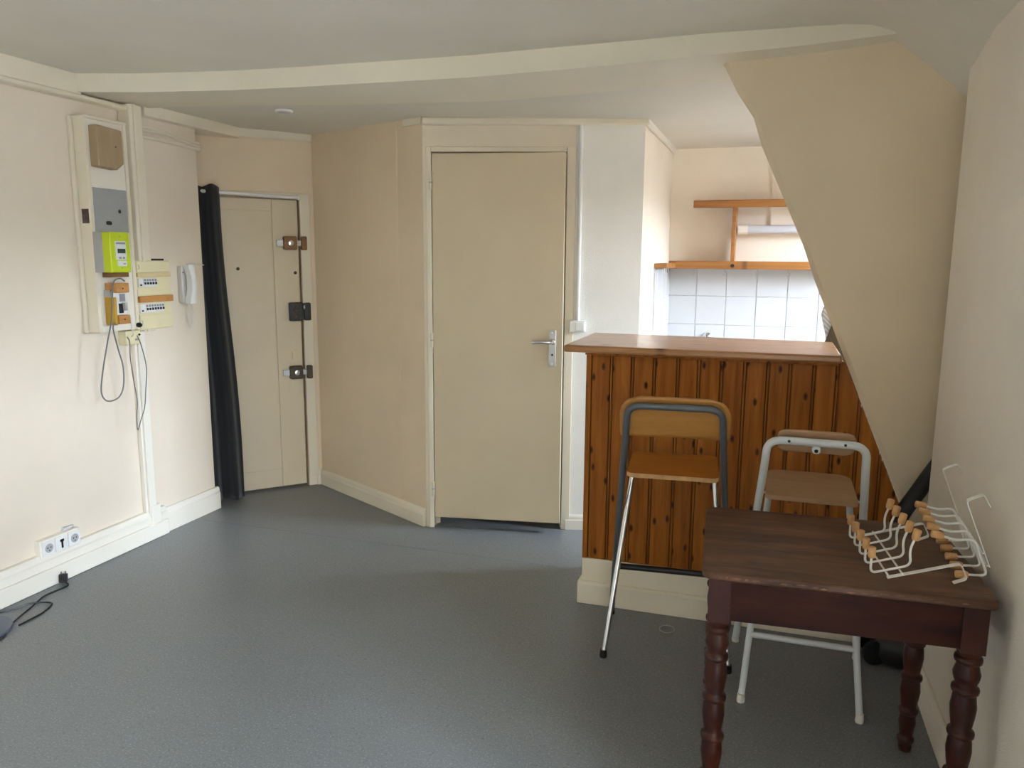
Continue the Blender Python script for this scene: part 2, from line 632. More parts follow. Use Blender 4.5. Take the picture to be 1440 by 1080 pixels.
wall('wall_left', (LWX, -1.4), LC, 0, 2.45, 0.3, 'paint_left')
struct(MB().box((-3.5, 3.70 - 0.3, 0), (LWX - 0.3, 3.70, 2.45)).build('wall_left_return', 'paint_left'))
wall('wall_entry', EQ, EP, 0, 2.45, 0.12, 'paint_cream', [(0.06, 0.862, 0.0, 1.875)])
wall('wall_angled', EP, BP, 0, 2.45, 0.1, 'paint_cream')
wall('wall_back', BP, KC, 0, 2.45, 0.1, 'paint_back', [(0.04, 0.765, 0.0, 2.062)])
# the woven-papered strip of that wall right of the door
struct(MB().box((0.808, -0.004, 0), (math.dist(BP, KC), 0.0, 2.21)).build(
    'wall_back_paper', 'paint_woven', loc=(BP[0], BP[1], 0), rot=(0, 0, math.atan2(KC[1] - BP[1], KC[0] - BP[0]))))
wall('wall_kitchen_left', (KC[0], KC[1]), KB, 0, 2.45, 0.1, 'paint_kitchen')
wall('wall_kitchen_back', KB, (1.9, 5.31), 0, 2.45, 0.15, 'paint_kitchen')
wall('wall_kitchen_right', (KWX, 5.4), (KWX, 2.7), 0, 2.45, 0.18, 'paint_kitchen',
     [(5.4 - KW['y1'], 5.4 - KW['y0'], KW['z0'], KW['z1'])])
# closet behind the half-open door
wall('wall_closet_left', (-1.85, 3.93), (-1.85, 5.3), 0, 2.45, 0.1, 'paint_cream')
wall('wall_closet_back', (-1.9, 5.2), (-0.68, 5.2), 0, 2.45, 0.1, 'paint_cream')
struct(MB().box((0.0, 0.062, 0), (0.95, 0.2, 2.45)).build('entry_light_stop', 'paint_cream', loc=(EQ[0], EQ[1], 0), rot=(0, 0, math.atan2(EP[1] - EQ[1], EP[0] - EQ[0]))))  # unseen slab added behind the entry door to stop light leaking in
wall('wall_right', (RWX, 2.985), (RWX, 1.15), 0, 2.45, 0.28, 'paint_right')
wall('wall_right_return', (RWX + 0.002, 1.15), (MWX + 0.2, 1.15), 0, 2.45, 0.22, 'paint_right')
wall('wall_window', (MWX, 1.2), (MWX, -1.5), 0, 2.45, 0.28, 'paint_right',
     [(1.2 - MW['y1'], 1.2 - MW['y0'], MW['z0'], MW['z1'])])
struct(MB().box((0.88, 2.72, 0), (KWX, 3.14, 2.45)).build('wall_recess', 'paint_partition'))
wall('wall_behind', (MWX + 0.2, -1.4), (-3.4, -1.4), 0, 2.45, 0.15, 'paint_left')

# leaning partition beside the bar
PART = [(-0.214, 2.27), (-0.141, 2.133), (-0.074, 2.032), (-0.04, 1.932), (0.053, 1.729), (0.132, 1.559), (0.178, 1.434),
        (0.307, 1.133), (0.53, 0.608), (0.788, 0.0), (0.95, 0.0), (0.95, 1.80), (0.95, 2.3), (-0.10, 2.3)]
part = MB().prism(PART, 'y', 3.135, 3.185)
struct(part.build('wall_partition', 'paint_partition', bevel=0.016, seg=1))

# ceilings
rows = []
for y, cs in ((-1.6, ((0.22, 2.32), (0.32, 2.318), (0.42, 2.314), (0.52, 2.31), (0.64, 2.305), (0.97, 2.30))),
              (0.8, ((0.22, 2.32), (0.32, 2.314), (0.42, 2.30), (0.52, 2.285), (0.64, 2.265), (0.97, 2.24))),
              (1.5, ((0.22, 2.32), (0.32, 2.312), (0.42, 2.282), (0.52, 2.24), (0.64, 2.18), (0.97, 2.0))),
              (2.7, ((0.22, 2.32), (0.32, 2.312), (0.41, 2.28), (0.52, 2.225), (0.64, 2.155), (0.97, 1.95))),
              (3.0, ((0.22, 2.32), (0.31, 2.312), (0.38, 2.288), (0.50, 2.20), (0.64, 2.09), (0.97, 1.83))),
              (3.2, ((0.22, 2.32), (0.31, 2.312), (0.372, 2.288), (0.50, 2.172), (0.638, 2.046), (0.97, 1.745)))):
    rows.append([(-3.5, y, 2.32), (-2.0, y, 2.32), (-0.8, y, 2.322)] + [(x, y, z) for x, z in cs])
struct(MB().box((0.9, -1.6, 2.30), (MWX + 0.28, 1.37, 2.62)).build('ceiling_window_bay', 'paint_ceiling'))
struct(MB().slab(rows, 2.62).build('ceiling', 'paint_ceiling', smooth=True, sharp=60))
ST = [(-3.5, 2.78, 2.240, 3.29, 2.246), (-3.06, 2.865, 2.240, 3.31, 2.246), (-2.75, 2.96, 2.240, 3.345, 2.246),
      (-2.3, 3.035, 2.238, 3.40, 2.240), (-2.0, 3.06, 2.238, 3.425, 2.228), (-1.2, 3.095, 2.236, 3.45, 2.208),
      (-0.7, 3.078, 2.238, 3.40, 2.208), (-0.24, 3.055, 2.246, 3.335, 2.208), (0.10, 3.065, 2.258, 3.30, 2.208),
      (0.45, 3.09, 2.283, 3.30, 2.226)]
prof = [[(x, y0, 2.40), (x, y0 + 0.006, zb), (x, yr, zr), (x, yr + 0.01, 2.40)] for x, y0, zb, yr, zr in ST]
bm_ = MB().grid([[p[k] for p in prof] for k in range(4)])
bm_.add([q for q in prof[0]], [(0, 1, 2, 3)]).add([q for q in prof[-1]], [(3, 2, 1, 0)])
bm_.grid([[p[3] for p in prof], [p[0] for p in prof]])
struct(bm_.build('ceiling_beam', 'paint_beam', smooth=True, sharp=30))
rows = []
for y in (None, 4.3, 5.6):
    rows.append([(x, y0 if y is None else y, z) for x, y0, z in (
        (-3.95, 3.27, 2.268), (-2.9, 3.315, 2.262), (-2.3, 3.385, 2.246), (-1.7, 3.42, 2.226), (-1.2, 3.435, 2.217), (-0.7, 3.385, 2.216),
        (-0.24, 3.32, 2.215), (0.10, 3.285, 2.215), (0.45, 3.19, 2.215), (1.95, 3.10, 2.215))])
struct(MB().slab(rows, 2.62).build('ceiling_rear', 'paint_ceiling', smooth=True, sharp=60))

# cornices and small mouldings
struct(MB().box((LWX, -1.4, 2.232), (LWX + 0.05, 2.9, 2.33)).build('trim_2', 'paint_trim_cream', bevel=0.004))
struct(MB().box((LWX, -1.4, 2.208), (LWX + 0.062, 3.16, 2.232)).build('trim_3', 'paint_trim_cream', bevel=0.008))
struct(MB().box((LWX - 0.12, 3.28, 2.205), (LWX + 0.05, 4.03, 2.28)).build('trim_4', 'paint_trim_cream', bevel=0.004))


def along(a, b):
    return dict(loc=(a[0], a[1], 0), rot=(0, 0, math.atan2(b[1] - a[1], b[0] - a[0])))


LE, LA, LB, LK = math.dist(EQ, EP), math.dist(EP, BP), math.dist(BP, KC), math.dist(KC, KB)
struct(MB().box((0, -0.025, 2.215), (LE, 0, 2.27)).build('trim_5', 'paint_trim_cream', bevel=0.008, **along(EQ, EP)))
struct(MB().box((0, -0.03, 2.185), (LB + 0.02, 0, 2.225)).build('trim_6', 'paint_trim_cream', bevel=0.010, **along(BP, KC)))
struct(MB().box((-0.02, -0.022, 2.185), (LK, 0, 2.225)).build('trim_7', 'paint_trim', bevel=0.008, **along(KC, KB)))
struct(MB().box((LA - 0.16, -0.012, 2.192), (LA, 0, 2.24)).build('trim_8', 'paint_trim_cream', bevel=0.005, **along(EP, BP)))


def skirting(name, a, b, s0, s1, h, t, mat, ledge=0.012):
    p = [(0, 0), (-t, 0), (-t, h - 0.035), (-t + ledge * 0.4, h - 0.030), (-t + ledge * 0.4, h - 0.012), (-t + ledge, h), (0, h)]
    mb = MB().prism([(y, z) for y, z in p], 'x', s0, s1)
    return struct(mb.build(name, mat, bevel=0.003, **along(a, b)))


A0 = (LWX, -1.4)
skirting('baseboard_left', A0, LC, 0.0, 3.268 + 1.4, 0.155, 0.034, 'paint_trim')
skirting('baseboard_left_end', A0, LC, 3.268 + 1.4, 3.715 + 1.4, 0.135, 0.027, 'paint_trim')
# the low ledge running on the thicker length of that skirting
struct(MB().box((0, -0.046, 0.0), (3.268 + 1.4, -0.03, 0.085)).build('trim_9', 'paint_trim', bevel=0.006, **along(A0, LC)))
skirting('baseboard_angled', EP, BP, 0.0, LA - 0.005, 0.105, 0.018, 'paint_trim_cream')
skirting('baseboard_back', BP, KC, 0.782, LB, 0.09, 0.016, 'paint_trim')
skirting('baseboard_entry', EQ, EP, 0.915, LE, 0.105, 0.014, 'paint_trim_cream')
skirting('baseboard_right', (RWX, 2.985), (RWX, 1.15), 0.0, 1.835, 0.115, 0.02, 'paint_right')
skirting('baseboard_behind', (MWX, -1.4), (-3.4, -1.4), 0.0, 5.4, 0.12, 0.02, 'paint_trim')
# moulded rails on the short length of wall beside the entry
for k, (za, zb_, r) in enumerate(((2.150, 2.128, 0.007), (2.137, 2.112, 0.008), (2.108, 2.098, 0.011))):
    mid = [(LWX + 0.012, 3.285, za), (LWX + 0.014, 3.45, za + (0.004 if k < 2 else -0.003)), (LWX + 0.014, 3.60, (za + zb_) / 2 - 0.002),
           (LWX + 0.012, 3.715, zb_)]
    struct(MB().tube(smooth_path(mid, 6), r, 8).build('trim_%d' % (10 + k), 'paint_trim_cream', smooth=True))
# casing down the left wall: a deep box above, a flat batten below
struct(MB().box((0, -0.075, 1.12), (0.082, 0, 2.24)).build('trim_13', 'paint_trim_cream', bevel=0.006, loc=(LWX, 3.152, 0), rot=(0, 0, R(90))))
struct(MB().box((0.018, -0.083, 1.12), (0.034, -0.075, 2.24)).build('trim_14', 'paint_trim_cream', bevel=0.003, loc=(LWX, 3.152, 0), rot=(0, 0, R(90))))
bat = MB().box((0, -0.024, 0.13), (0.014, 0, 1.13)).box((0.014, -0.034, 0.13), (0.062, 0, 1.13)).box((0.062, -0.014, 0.13), (0.082, 0, 1.13))
struct(bat.build('trim_15', 'paint_trim', bevel=0.003, loc=(LWX, 3.135, 0), rot=(0, 0, R(90))))
struct(MB().box((0.02, -0.042, 0.06), (0.085, -0.02, 0.185)).build('trim_16', 'paint_trim', bevel=0.006, loc=(LWX, 3.135, 0), rot=(0, 0, R(90))))


# ------------------------------------------------------------------ windows (out of view, they light the room)
def window(name, x0, x1, y0, y1, z0, z1, bars):
    fr = MB()
    w, d = 0.06, 0.06
    xm = (x0 + x1) / 2
    fr.box((xm - d / 2, y0, z0), (xm + d / 2, y1, z0 + w)).box((xm - d / 2, y0, z1 - w), (xm + d / 2, y1, z1))
    fr.box((xm - d / 2, y0, z0 + w), (xm + d / 2, y0 + w, z1 - w)).box((xm - d / 2, y1 - w, z0 + w), (xm + d / 2, y1, z1 - w))
    o = struct(fr.build(name, 'white_plastic', bevel=0.004))
    ym = (y0 + y1) / 2
    MB().box((xm - 0.035, ym - 0.045, z0 + w), (xm + 0.035, ym + 0.045, z1 - w)).build('window_mullion', 'white_plastic', o, bevel=0.004)
    for a, b_ in ((y0 + w, ym - 0.045), (ym + 0.045, y1 - w)):
        p = MB().grid([[(xm, a, z0 + w), (xm, b_, z0 + w)], [(xm, a, z1 - w), (xm, b_, z1 - w)]])
        p.build('pane', 'window_glass', o)
        for q in range(1, bars + 1):
            zz = z0 + w + (z1 - z0 - 2 * w) * q / (bars + 1)
            MB().box((xm - 0.015, a, zz - 0.015), (xm + 0.015, b_, zz + 0.015)).build('glazing_bar', 'white_plastic', o)
    return o


window('window_1', MWX + 0.12, MWX + 0.26, MW['y0'], MW['y1'], MW['z0'], MW['z1'], 1)
window('window_2', KWX + 0.03, KWX + 0.17, KW['y0'], KW['y1'], KW['z0'], KW['z1'], 0)

# unseen block opposite the windows, added to hold back low sky light
struct(MB().box((15.0, -16.0, -12.0), (18.0, 22.0, 3.1)).build('low_sky_block', 'sky_block_grey'))

# ------------------------------------------------------------------ entry door
AE = math.atan2(EP[1] - EQ[1], EP[0] - EQ[0])
d1 = MB().box((0.068, 0.012, 0.018), (0.848, 0.045, 1.858)).build('door_1', 'paint_door', loc=(EQ[0], EQ[1], 0), rot=(0, 0, AE))
struct(d1)
MB().box((0.690, 0.004, 0.018), (0.848, 0.013, 1.858)).build('stile', 'paint_door', d1, bevel=0.004)
MB().box((0.068, 0.004, 0.018), (0.20, 0.013, 1.858)).build('stile', 'paint_door', d1, bevel=0.004)
MB().box((0.201, 0.005, 1.785), (0.689, 0.013, 1.858)).build('rail', 'paint_door', d1, bevel=0.003)
MB().box((0.201, 0.005, 0.018), (0.689, 0.013, 0.135)).build('rail', 'paint_door', d1, bevel=0.003)
MB().lathe([(0.010, 0), (0.010, 0.006), (0.004, 0.009)], 12).build('peephole', 'bronze_dark', d1, (0.475, 0.012, 1.43), (R(90), 0, 0))
MB().lathe([(0.010, 0), (0.010, 0.005), (0.004, 0.008)], 12).build('keyhole', 'bronze_dark', d1, (0.822, 0.004, 1.405), (R(90), 0, 0))
# casing of the entry door
fr = MB().box((0.864, -0.006, 0.0), (0.925, 0.06, 1.89)).box((0.0, -0.006, 1.876), (0.925, 0.06, 1.90))
struct(fr.build('trim_17', 'paint_trim_cream', bevel=0.004, **along(EQ, EP)))


def bolt_lock(z, mat, dx=0.0):
    l = MB().prism(rrect(0.762 + dx, 0.846 + dx, z - 0.042, z + 0.042, 0.012), 'y', -0.032, 0.004).build('lock', mat, d1, bevel=0.003)
    MB().box((0.722 + dx, -0.014, z - 0.020), (0.764 + dx, 0.0, z + 0.020)).build('bolt_tail', 'brushed_metal', l, bevel=0.002)
    MB().lathe([(0.0165, 0), (0.0165, 0.012), (0.006, 0.014)], 16).build('cylinder', 'chrome', l, (0.806 + dx, -0.030, z), (R(90), 0, 0), smooth=True)
    MB().box((0.845 + dx, -0.020, z - 0.017), (0.872 + dx, -0.002, z + 0.017)).build('bolt', 'brushed_metal', l, bevel=0.002)
    MB().prism(rrect(0.872 + dx, 0.906 + dx, z - 0.043, z + 0.043, 0.008), 'y', -0.038, -0.007).build('keep', mat, l, bevel=0.003)


bolt_lock(1.59, 'brass_brown', -0.012)
bolt_lock(0.768, 'bronze_dark', -0.004)
lk = MB().prism(rrect(0.770, 0.852, 1.100, 1.218, 0.008), 'y', -0.03, 0.004).build('lock', 'black_plastic', d1, bevel=0.003)
MB().prism(rrect(0.862, 0.905, 1.103, 1.215, 0.008), 'y', -0.034, -0.007).build('keep', 'black_plastic', lk, bevel=0.003)
MB().lathe([(0.010, 0), (0.010, 0.01), (0.004, 0.012)], 14).build('cylinder', 'brass_brown', lk, (0.806, -0.03, 1.126), (R(90), 0, 0), smooth=True)
MB().tube(smooth_path([(0.806, -0.036, 1.214), (0.812, -0.040, 1.192), (0.798, -0.040, 1.176), (0.803, -0.040, 1.163), (0.815, -0.040, 1.172)], 5), 0.004, 8).build(
    'latch_lever', 'brass_brown', lk, smooth=True)
MB().box((0.858, -0.036, 1.178), (0.866, -0.030, 1.200)).build('bolt', 'brushed_metal', lk)
MB().box((0.782, -0.003, 0.852), (0.795, 0.005, 0.905)).build('lock_cover', 'paint_door', d1, bevel=0.002)
for z in (1.425, 1.345):
    MB().box((0.872, -0.008, z - 0.022), (0.886, -0.0055, z + 0.022)).build('strike_plate', 'paint_trim_cream', d1)

# ------------------------------------------------------------------ closet door
AB = math.atan2(KC[1] - BP[1], KC[0] - BP[0])
fr = MB()
fr.box((0.018, -0.012, 0.0), (0.046, 0.075, 2.078)).box((0.758, -0.012, 0.0), (0.806, 0.075, 2.078)).box((0.046, -0.012, 2.052), (0.758, 0.075, 2.078))
fr.box((0.046, 0.02, 0.0), (0.052, 0.06, 2.052)).box((0.752, 0.02, 0.0), (0.758, 0.06, 2.052)).box((0.052, 0.02, 2.044), (0.752, 0.06, 2.052))
struct(fr.build('trim_18', 'paint_trim_cream', bevel=0.003, loc=(BP[0], BP[1], 0), rot=(0, 0, AB)))
hx, hy = 0.050, -0.010
hw = (BP[0] + hx * math.cos(AB) - hy * math.sin(AB), BP[1] + hx * math.sin(AB) + hy * math.cos(AB), 0)
d2 = MB().box((0.0, 0.0, 0.062), (0.702, 0.038, 2.042)).build('door_2', 'paint_door', loc=hw, rot=(0, 0, AB - R(6.5)), bevel=0.002)
struct(d2)
for z in (1.895, 1.063, 0.228):
    h = MB().tube([(-0.006, -0.008, z - 0.04), (-0.006, -0.008, z + 0.04)], 0.0075, 10).build('hinge', 'paint_trim_cream', d2, smooth=True)
    MB().tube([(-0.006, -0.008, z - 0.004), (-0.006, -0.008, z + 0.004)], 0.009, 10).build('hinge_ring', 'brushed_metal', h, smooth=True)
hp = MB().prism(rrect(0.630, 0.668, 0.935, 1.130, 0.006), 'y', -0.006, 0.0).build('handle_plate', 'brushed_metal', d2, bevel=0.002)
MB().tube(round_corners([(0.650, -0.004, 1.068), (0.650, -0.046, 1.068), (0.600, -0.050, 1.070), (0.545, -0.046, 1.068)], 0.015), [0.010] * 8 + [0.0095] * 8, 10).build(
    'lever', 'chrome', hp, smooth=True)
MB().lathe([(0.016, 0), (0.016, 0.012), (0.011, 0.016)], 16).build('rosette', 'chrome', hp, (0.650, -0.005, 1.068), (R(90), 0, 0), smooth=True)
MB().lathe([(0.006, 0), (0.006, 0.001)], 10).build('keyhole', 'dark_hole', hp, (0.649, -0.006, 0.998), (R(90), 0, 0))
MB().lathe([(0.006, 0), (0.006, 0.002)], 10).build('screw', 'chrome', hp, (0.649, -0.006, 0.952), (R(90), 0, 0))
MB().lathe([(0.006, 0), (0.006, 0.002)], 10).build('screw', 'chrome', hp, (0.649, -0.006, 1.115), (R(90), 0, 0))

# ------------------------------------------------------------------ kitchen tiles
KBD = math.atan2(5.31 - 5.27, 1.9 - KB[0])
wk = bpy.data.objects['wall_kitchen_back']
MB().box((0.0, -0.006, 0.70), (2.0, 0.0, 1.452)).build('tile_bed', 'grout', wk)
tile = None
xs = [-0.615, -0.428, -0.238, -0.048, 0.142, 0.332, 0.522, 0.712]
zs = [0.702, 0.890, 1.079, 1.268, 1.452]
for i in range(len(xs) - 1):
    for k in range(len(zs) - 1):
        w, h = xs[i + 1] - xs[i] - 0.004, zs[k + 1] - zs[k] - 0.004
        t = MB().box((0, -0.0055, 0), (w, 0.0, h)).build('tile', 'tile_white', wk, (xs[i] - KB[0] + 0.002, -0.0055, zs[k] + 0.002), bevel=0.0015)
wkl = bpy.data.objects['wall_kitchen_left']
s_end = LK
MB().box((LK - 0.66, -0.006, 0.70), (LK, 0.0, 1.452)).build('tile_bed', 'grout', wkl)
ss = [LK - 0.66, LK - 0.57, LK - 0.38, LK - 0.19, LK - 0.008]
for i in range(len(ss) - 1):
    for k in range(len(zs) - 1):
        w, h = ss[i + 1] - ss[i] - 0.004, zs[k + 1] - zs[k] - 0.004
        MB().box((0, -0.0055, 0), (w, 0.0, h)).build('tile', 'tile_white', wkl, (ss[i] + 0.002, -0.0055, zs[k] + 0.002), bevel=0.0015)

# ================================================================== BAR COUNTER
bar = thing('bar_counter', 'waist-high bar front of vertical knotty orange pine planks on a white plinth', 'bar counter', (-0.2, 3.3, 0))
BX, BY = -bar.location[0], -bar.location[1]


def bpart(mb, name, mat, **k):
    return mb.build(name, mat, bar, (BX, BY, 0), **k)


bpart(MB().prism(clip_poly([(-0.69, 0.01), (0.7, 0.01), (0.7, 1.12), (-0.69, 1.12)], 0.92, 0.39, 0.92 * 0.30 + 0.39 * 1.133), 'y', 3.19, 3.58), 'carcass', 'paint_plinth')
# planks: tongue and groove, one by one, cut along the leaning partition
joints = [-0.674, -0.596, -0.507, -0.417, -0.322, -0.238, -0.149, -0.060, 0.028, 0.110, 0.197, 0.281, 0.368, 0.456, 0.545, 0.632, 0.70]
nx, nz, nc = 0.921, 0.391, 0.921 * 0.307 + 0.391 * 1.133 - 0.001
for a, b_ in zip(joints[:-1], joints[1:]):
    z0 = 0.205
    first = a < -0.67
    pa = a + (0.0015 if first else 0.0125)
    pol = clip_poly([(pa, z0), (b_ - 0.0012, z0), (b_ - 0.0012, 1.122), (pa, 1.122)], nx, nz, nc)
    if len(pol) < 3:
        continue
    cx = (a + b_) / 2
    MB().prism([(x - cx, z) for x, z in pol], 'y', 0, 0.011).build('plank', 'pine_varnished', bar, (cx + BX, CY + BY, 0), bevel=0.003)
    # the round bead moulded beside each joint
    bead = clip_poly([(a + 0.0018, z0), (a + 0.0095, z0), (a + 0.0095, 1.122), (a + 0.0018, 1.122)], nx, nz, nc)
    if len(bead) > 2 and not first:
        MB().prism([(x - cx, z) for x, z in bead], 'y', 0.0015, 0.011).build('bead', 'pine_varnished', bar, (cx + BX, CY + BY, 0), bevel=0.003)
bpart(MB().prism(clip_poly([(-0.69, 0.205), (0.70, 0.205), (0.70, 1.12), (-0.69, 1.12)], nx, nz, nc - 0.004), 'y', CY + 0.0112, CY + 0.019), 'backing', 'pine_groove')
bpart(MB().box((-0.697, CY - 0.006, 0.205), (-0.675, CY + 0.05, 1.122)), 'corner_strip', 'pine_varnished', bevel=0.003)
bpart(MB().box((-0.697, CY - 0.002, 0.0), (0.70, CY + 0.02, 0.204)), 'plinth', 'paint_plinth', bevel=0.003)
bpart(MB().prism([(CY - 0.002, 0), (CY - 0.022, 0), (CY - 0.022, 0.092), (CY - 0.014, 0.10), (CY - 0.002, 0.102)], 'x', -0.712, 0.62), 'skirting', 'paint_trim_cream', bevel=0.003)
bpart(MB().box((-0.712, CY - 0.002, 0.0), (-0.697, CY + 0.12, 0.10)), 'skirting_return', 'paint_trim_cream', bevel=0.003)

wtp = thing('bar_worktop', 'long varnished pine bar top with rounded front edge', 'worktop', (-0.24, 3.36, 1.122))
top = MB().prism([(-0.775, 3.072), (0.292, 3.085), (0.300, 3.62), (-0.775, 3.665)], 'z', 1.1225, 1.152)
top.build('top_board', 'pine_worktop', wtp, (0.24, -3.36, -1.122), bevel=0.009, seg=3)
MB().box((-0.70, 3.145, 1.1055), (0.288, 3.160, 1.1215)).build('cover_strip', 'pine_varnished', wtp, (0.24, -3.36, -1.122), bevel=0.003)

# ================================================================== KITCHEN BACK WALL
sh = thing('wall_shelf', 'two-tier open pine wall shelf above the white tiles', 'shelf', (-0.1, 5.27, 1.44))
q = (0.1, -5.27, -1.44)
lo = MB().box((-0.590, 5.07, 1.450), (0.80, 5.262, 1.472)).build('lower_board', 'pine_shelf', sh, q, bevel=0.002)
MB().box((-0.592, 5.052, 1.447), (0.80, 5.071, 1.497)).build('front_rail', 'pine_shelf', sh, q, bevel=0.004)
MB().box((-0.450, 5.075, 1.838), (0.80, 5.262, 1.862)).build('upper_board', 'pine_shelf', sh, q, bevel=0.002)
MB().box((-0.452, 5.055, 1.826), (0.80, 5.076, 1.872)).build('front_rail', 'pine_shelf', sh, q, bevel=0.004)
MB().box((-0.214, 5.09, 1.472), (-0.190, 5.255, 1.838)).build('upright', 'pine_shelf', sh, q, bevel=0.002)
MB().lathe([(0.012, 0), (0.012, 0.003)], 12).build('knot_plug', 'dark_hole', sh, (-0.198 + 0.1, 5.052 - 5.27, 1.468 - 1.44), (R(90), 0, 0))
for x in (-0.435, -0.245, -0.055, 0.135, 0.30):
    MB().tube(smooth_path([(x, 5.10, 1.450), (x, 5.10, 1.432), (x + 0.012, 5.098, 1.418), (x, 5.095, 1.406), (x - 0.012, 5.095, 1.416)], 5), 0.0028, 6).build(
        'cup_hook', 'brushed_metal', sh, q, smooth=True)
s2 = thing('hook_shelf', 'short pine ledge with three small hooks on the kitchen side wall', 'shelf', (-0.58, 4.83, 1.452))
q = (0.58, -4.83, -1.452)
MB().box((-0.621, 4.60, 1.454), (-0.545, 5.03, 1.482)).build('ledge', 'pine_shelf', s2, q, bevel=0.003)
for y in (4.66, 4.76, 4.86):
    MB().tube(smooth_path([(-0.57, y, 1.454), (-0.57, y, 1.436), (-0.57, y + 0.018, 1.424), (-0.57, y + 0.03, 1.436)], 5), 0.003, 6).build('cup_hook', 'brushed_metal', s2, q, smooth=True)
tl = thing('tube_light', 'white strip light fixed on the kitchen wall between the shelf boards', 'strip light', (0.1, 5.28, 1.66))
q = (-0.1, -5.28, -1.66)
MB().box((-0.178, 5.20, 1.672), (0.62, 5.272, 1.722)).build('housing', 'white_plastic', tl, q, bevel=0.006)
MB().prism(rrect(5.165, 5.215, 1.668, 1.724, 0.022), 'x', -0.12, 0.56).build('diffuser', 'tube_diffuser', tl, q, smooth=True)
MB().prism(rrect(5.160, 5.22, 1.664, 1.728, 0.022), 'x', -0.18, -0.12).build('end_cap', 'paint_trim', tl, q, smooth=True)
MB().prism(rrect(5.160, 5.22, 1.664, 1.728, 0.022), 'x', 0.56, 0.62).build('end_cap', 'paint_trim', tl, q, smooth=True)
cd = MB().box((0.013, 5.262, 1.725), (0.026, 5.274, 1.826)).box((0.010, 5.262, 1.875), (0.026, 5.274, 2.21)).build('cable_conduit', 'paint_kitchen', loc=(0, 0.002, 0))
tag(cd, 'thin vertical cable conduit running down the kitchen wall to the strip light', 'conduit')
tp = thing('kitchen_tap', 'small chrome tap tip just showing above the bar top', 'tap', (-0.344, 5.25, 1.0))
MB().lathe([(0.028, 0), (0.028, 0.01), (0.016, 0.02), (0.016, 0.06)], 16).build('body', 'chrome', tp, (0, 0.012, 0.0), (R(90), 0, 0), smooth=True)
MB().tube(round_corners([(0, -0.03, 0.0), (0, -0.09, 0.002), (0, -0.095, 0.034)], 0.02), 0.009, 10).build('lever', 'chrome', tp, smooth=True)
MB().tube(round_corners([(0, -0.045, -0.01), (0, -0.16, -0.015), (0, -0.17, -0.06)], 0.03), 0.010, 10).build('spout', 'chrome', tp, smooth=True)
ib = thing('covered_board', 'board in pale striped cloth cover leaning behind the sloping partition', 'board', (0.50, 3.92, 0.0))
q = (-0.50, -3.92, 0)
pts = [(0.262, 1.252), (0.27, 1.285), (0.30, 1.31), (0.36, 1.30), (0.52, 1.0), (0.80, 0.10), (0.66, 0.03), (0.42, 0.55), (0.287, 1.155)]
MB().prism(pts, 'y', 3.90, 3.93).build('cover', 'striped_cloth', ib, q, bevel=0.008)
MB().prism([(0.275, 1.10), (0.312, 1.215), (0.35, 1.20), (0.62, 0.30), (0.56, 0.0), (0.50, 0.0)], 'y', 3.86, 3.885).build('frame', 'bronze_dark', ib, q, bevel=0.003)

# ================================================================== ON THE LEFT WALL
LR = R(90)


def lw(name, label, cat, y, z):
    return thing(name, label, cat, (LWX, y, z), LR)


# local: x along the wall to the right, -y out of the wall, z up
mbd = lw('meter_board', 'tall white framed wall panel carrying the lime electricity meter', 'meter board', 2.865, 1.14)
MB().box((0.022, -0.080, 0.0), (0.240, -0.066, 0.985)).build('back_panel', 'paint_trim', mbd)
MB().prism([(0.0, -0.066), (0.022, -0.066)][:0] + rrect(0.004, 0.022, -0.080, 0.0, 0.002), 'z', 0.0, 0.99).build('side_board', 'paint_trim_cream', mbd)
MB().box((-0.016, -0.018, -0.004), (0.004, 0.0, 0.998)).build('edge_moulding', 'paint_trim_cream', mbd, bevel=0.005)
MB().box((0.0, -0.096, 0.985), (0.242, 0.0, 1.0)).build('top_rail', 'paint_trim_cream', mbd, bevel=0.004)
MB().box((0.226, -0.088, 0.0), (0.243, -0.002, 0.985)).build('side_board', 'paint_trim_cream', mbd)
MB().box((0.0025, -0.070, 0.512), (0.0045, -0.030, 0.578)).build('cable_notch', 'notch_brown', mbd)
MB().box((0.024, -0.0835, 0.475), (0.224, -0.080, 0.678)).build('steel_plate', 'steel_plate', mbd, bevel=0.001)
MB().prism(rrect(0.088, 0.122, 0.508, 0.526, 0.008), 'y', -0.0845, -0.083).build('slot', 'dark_hole', mbd)
MB().prism(rrect(0.166, 0.182, 0.566, 0.584, 0.008), 'y', -0.0845, -0.083).build('hole', 'dark_hole', mbd)
cov = MB().prism([(0.0, 0.192), (0.150, 0.185), (0.150, 0.030), (0.108, 0.0), (0.0, 0.006)], 'y', -0.05, 0.0).build('wooden_cover', 'plywood_cover', mbd, (0.026, -0.080, 0.765), bevel=0.005)
MB().lathe([(0.004, 0), (0.004, 0.001)], 8).build('screw', 'dark_hole', cov, (0.105, -0.050, 0.105), (R(90), 0, 0))
MB().box((0.045, -0.135, 0.262), (0.150, -0.080, 0.284)).build('wooden_strip', 'brass_brown', mbd)

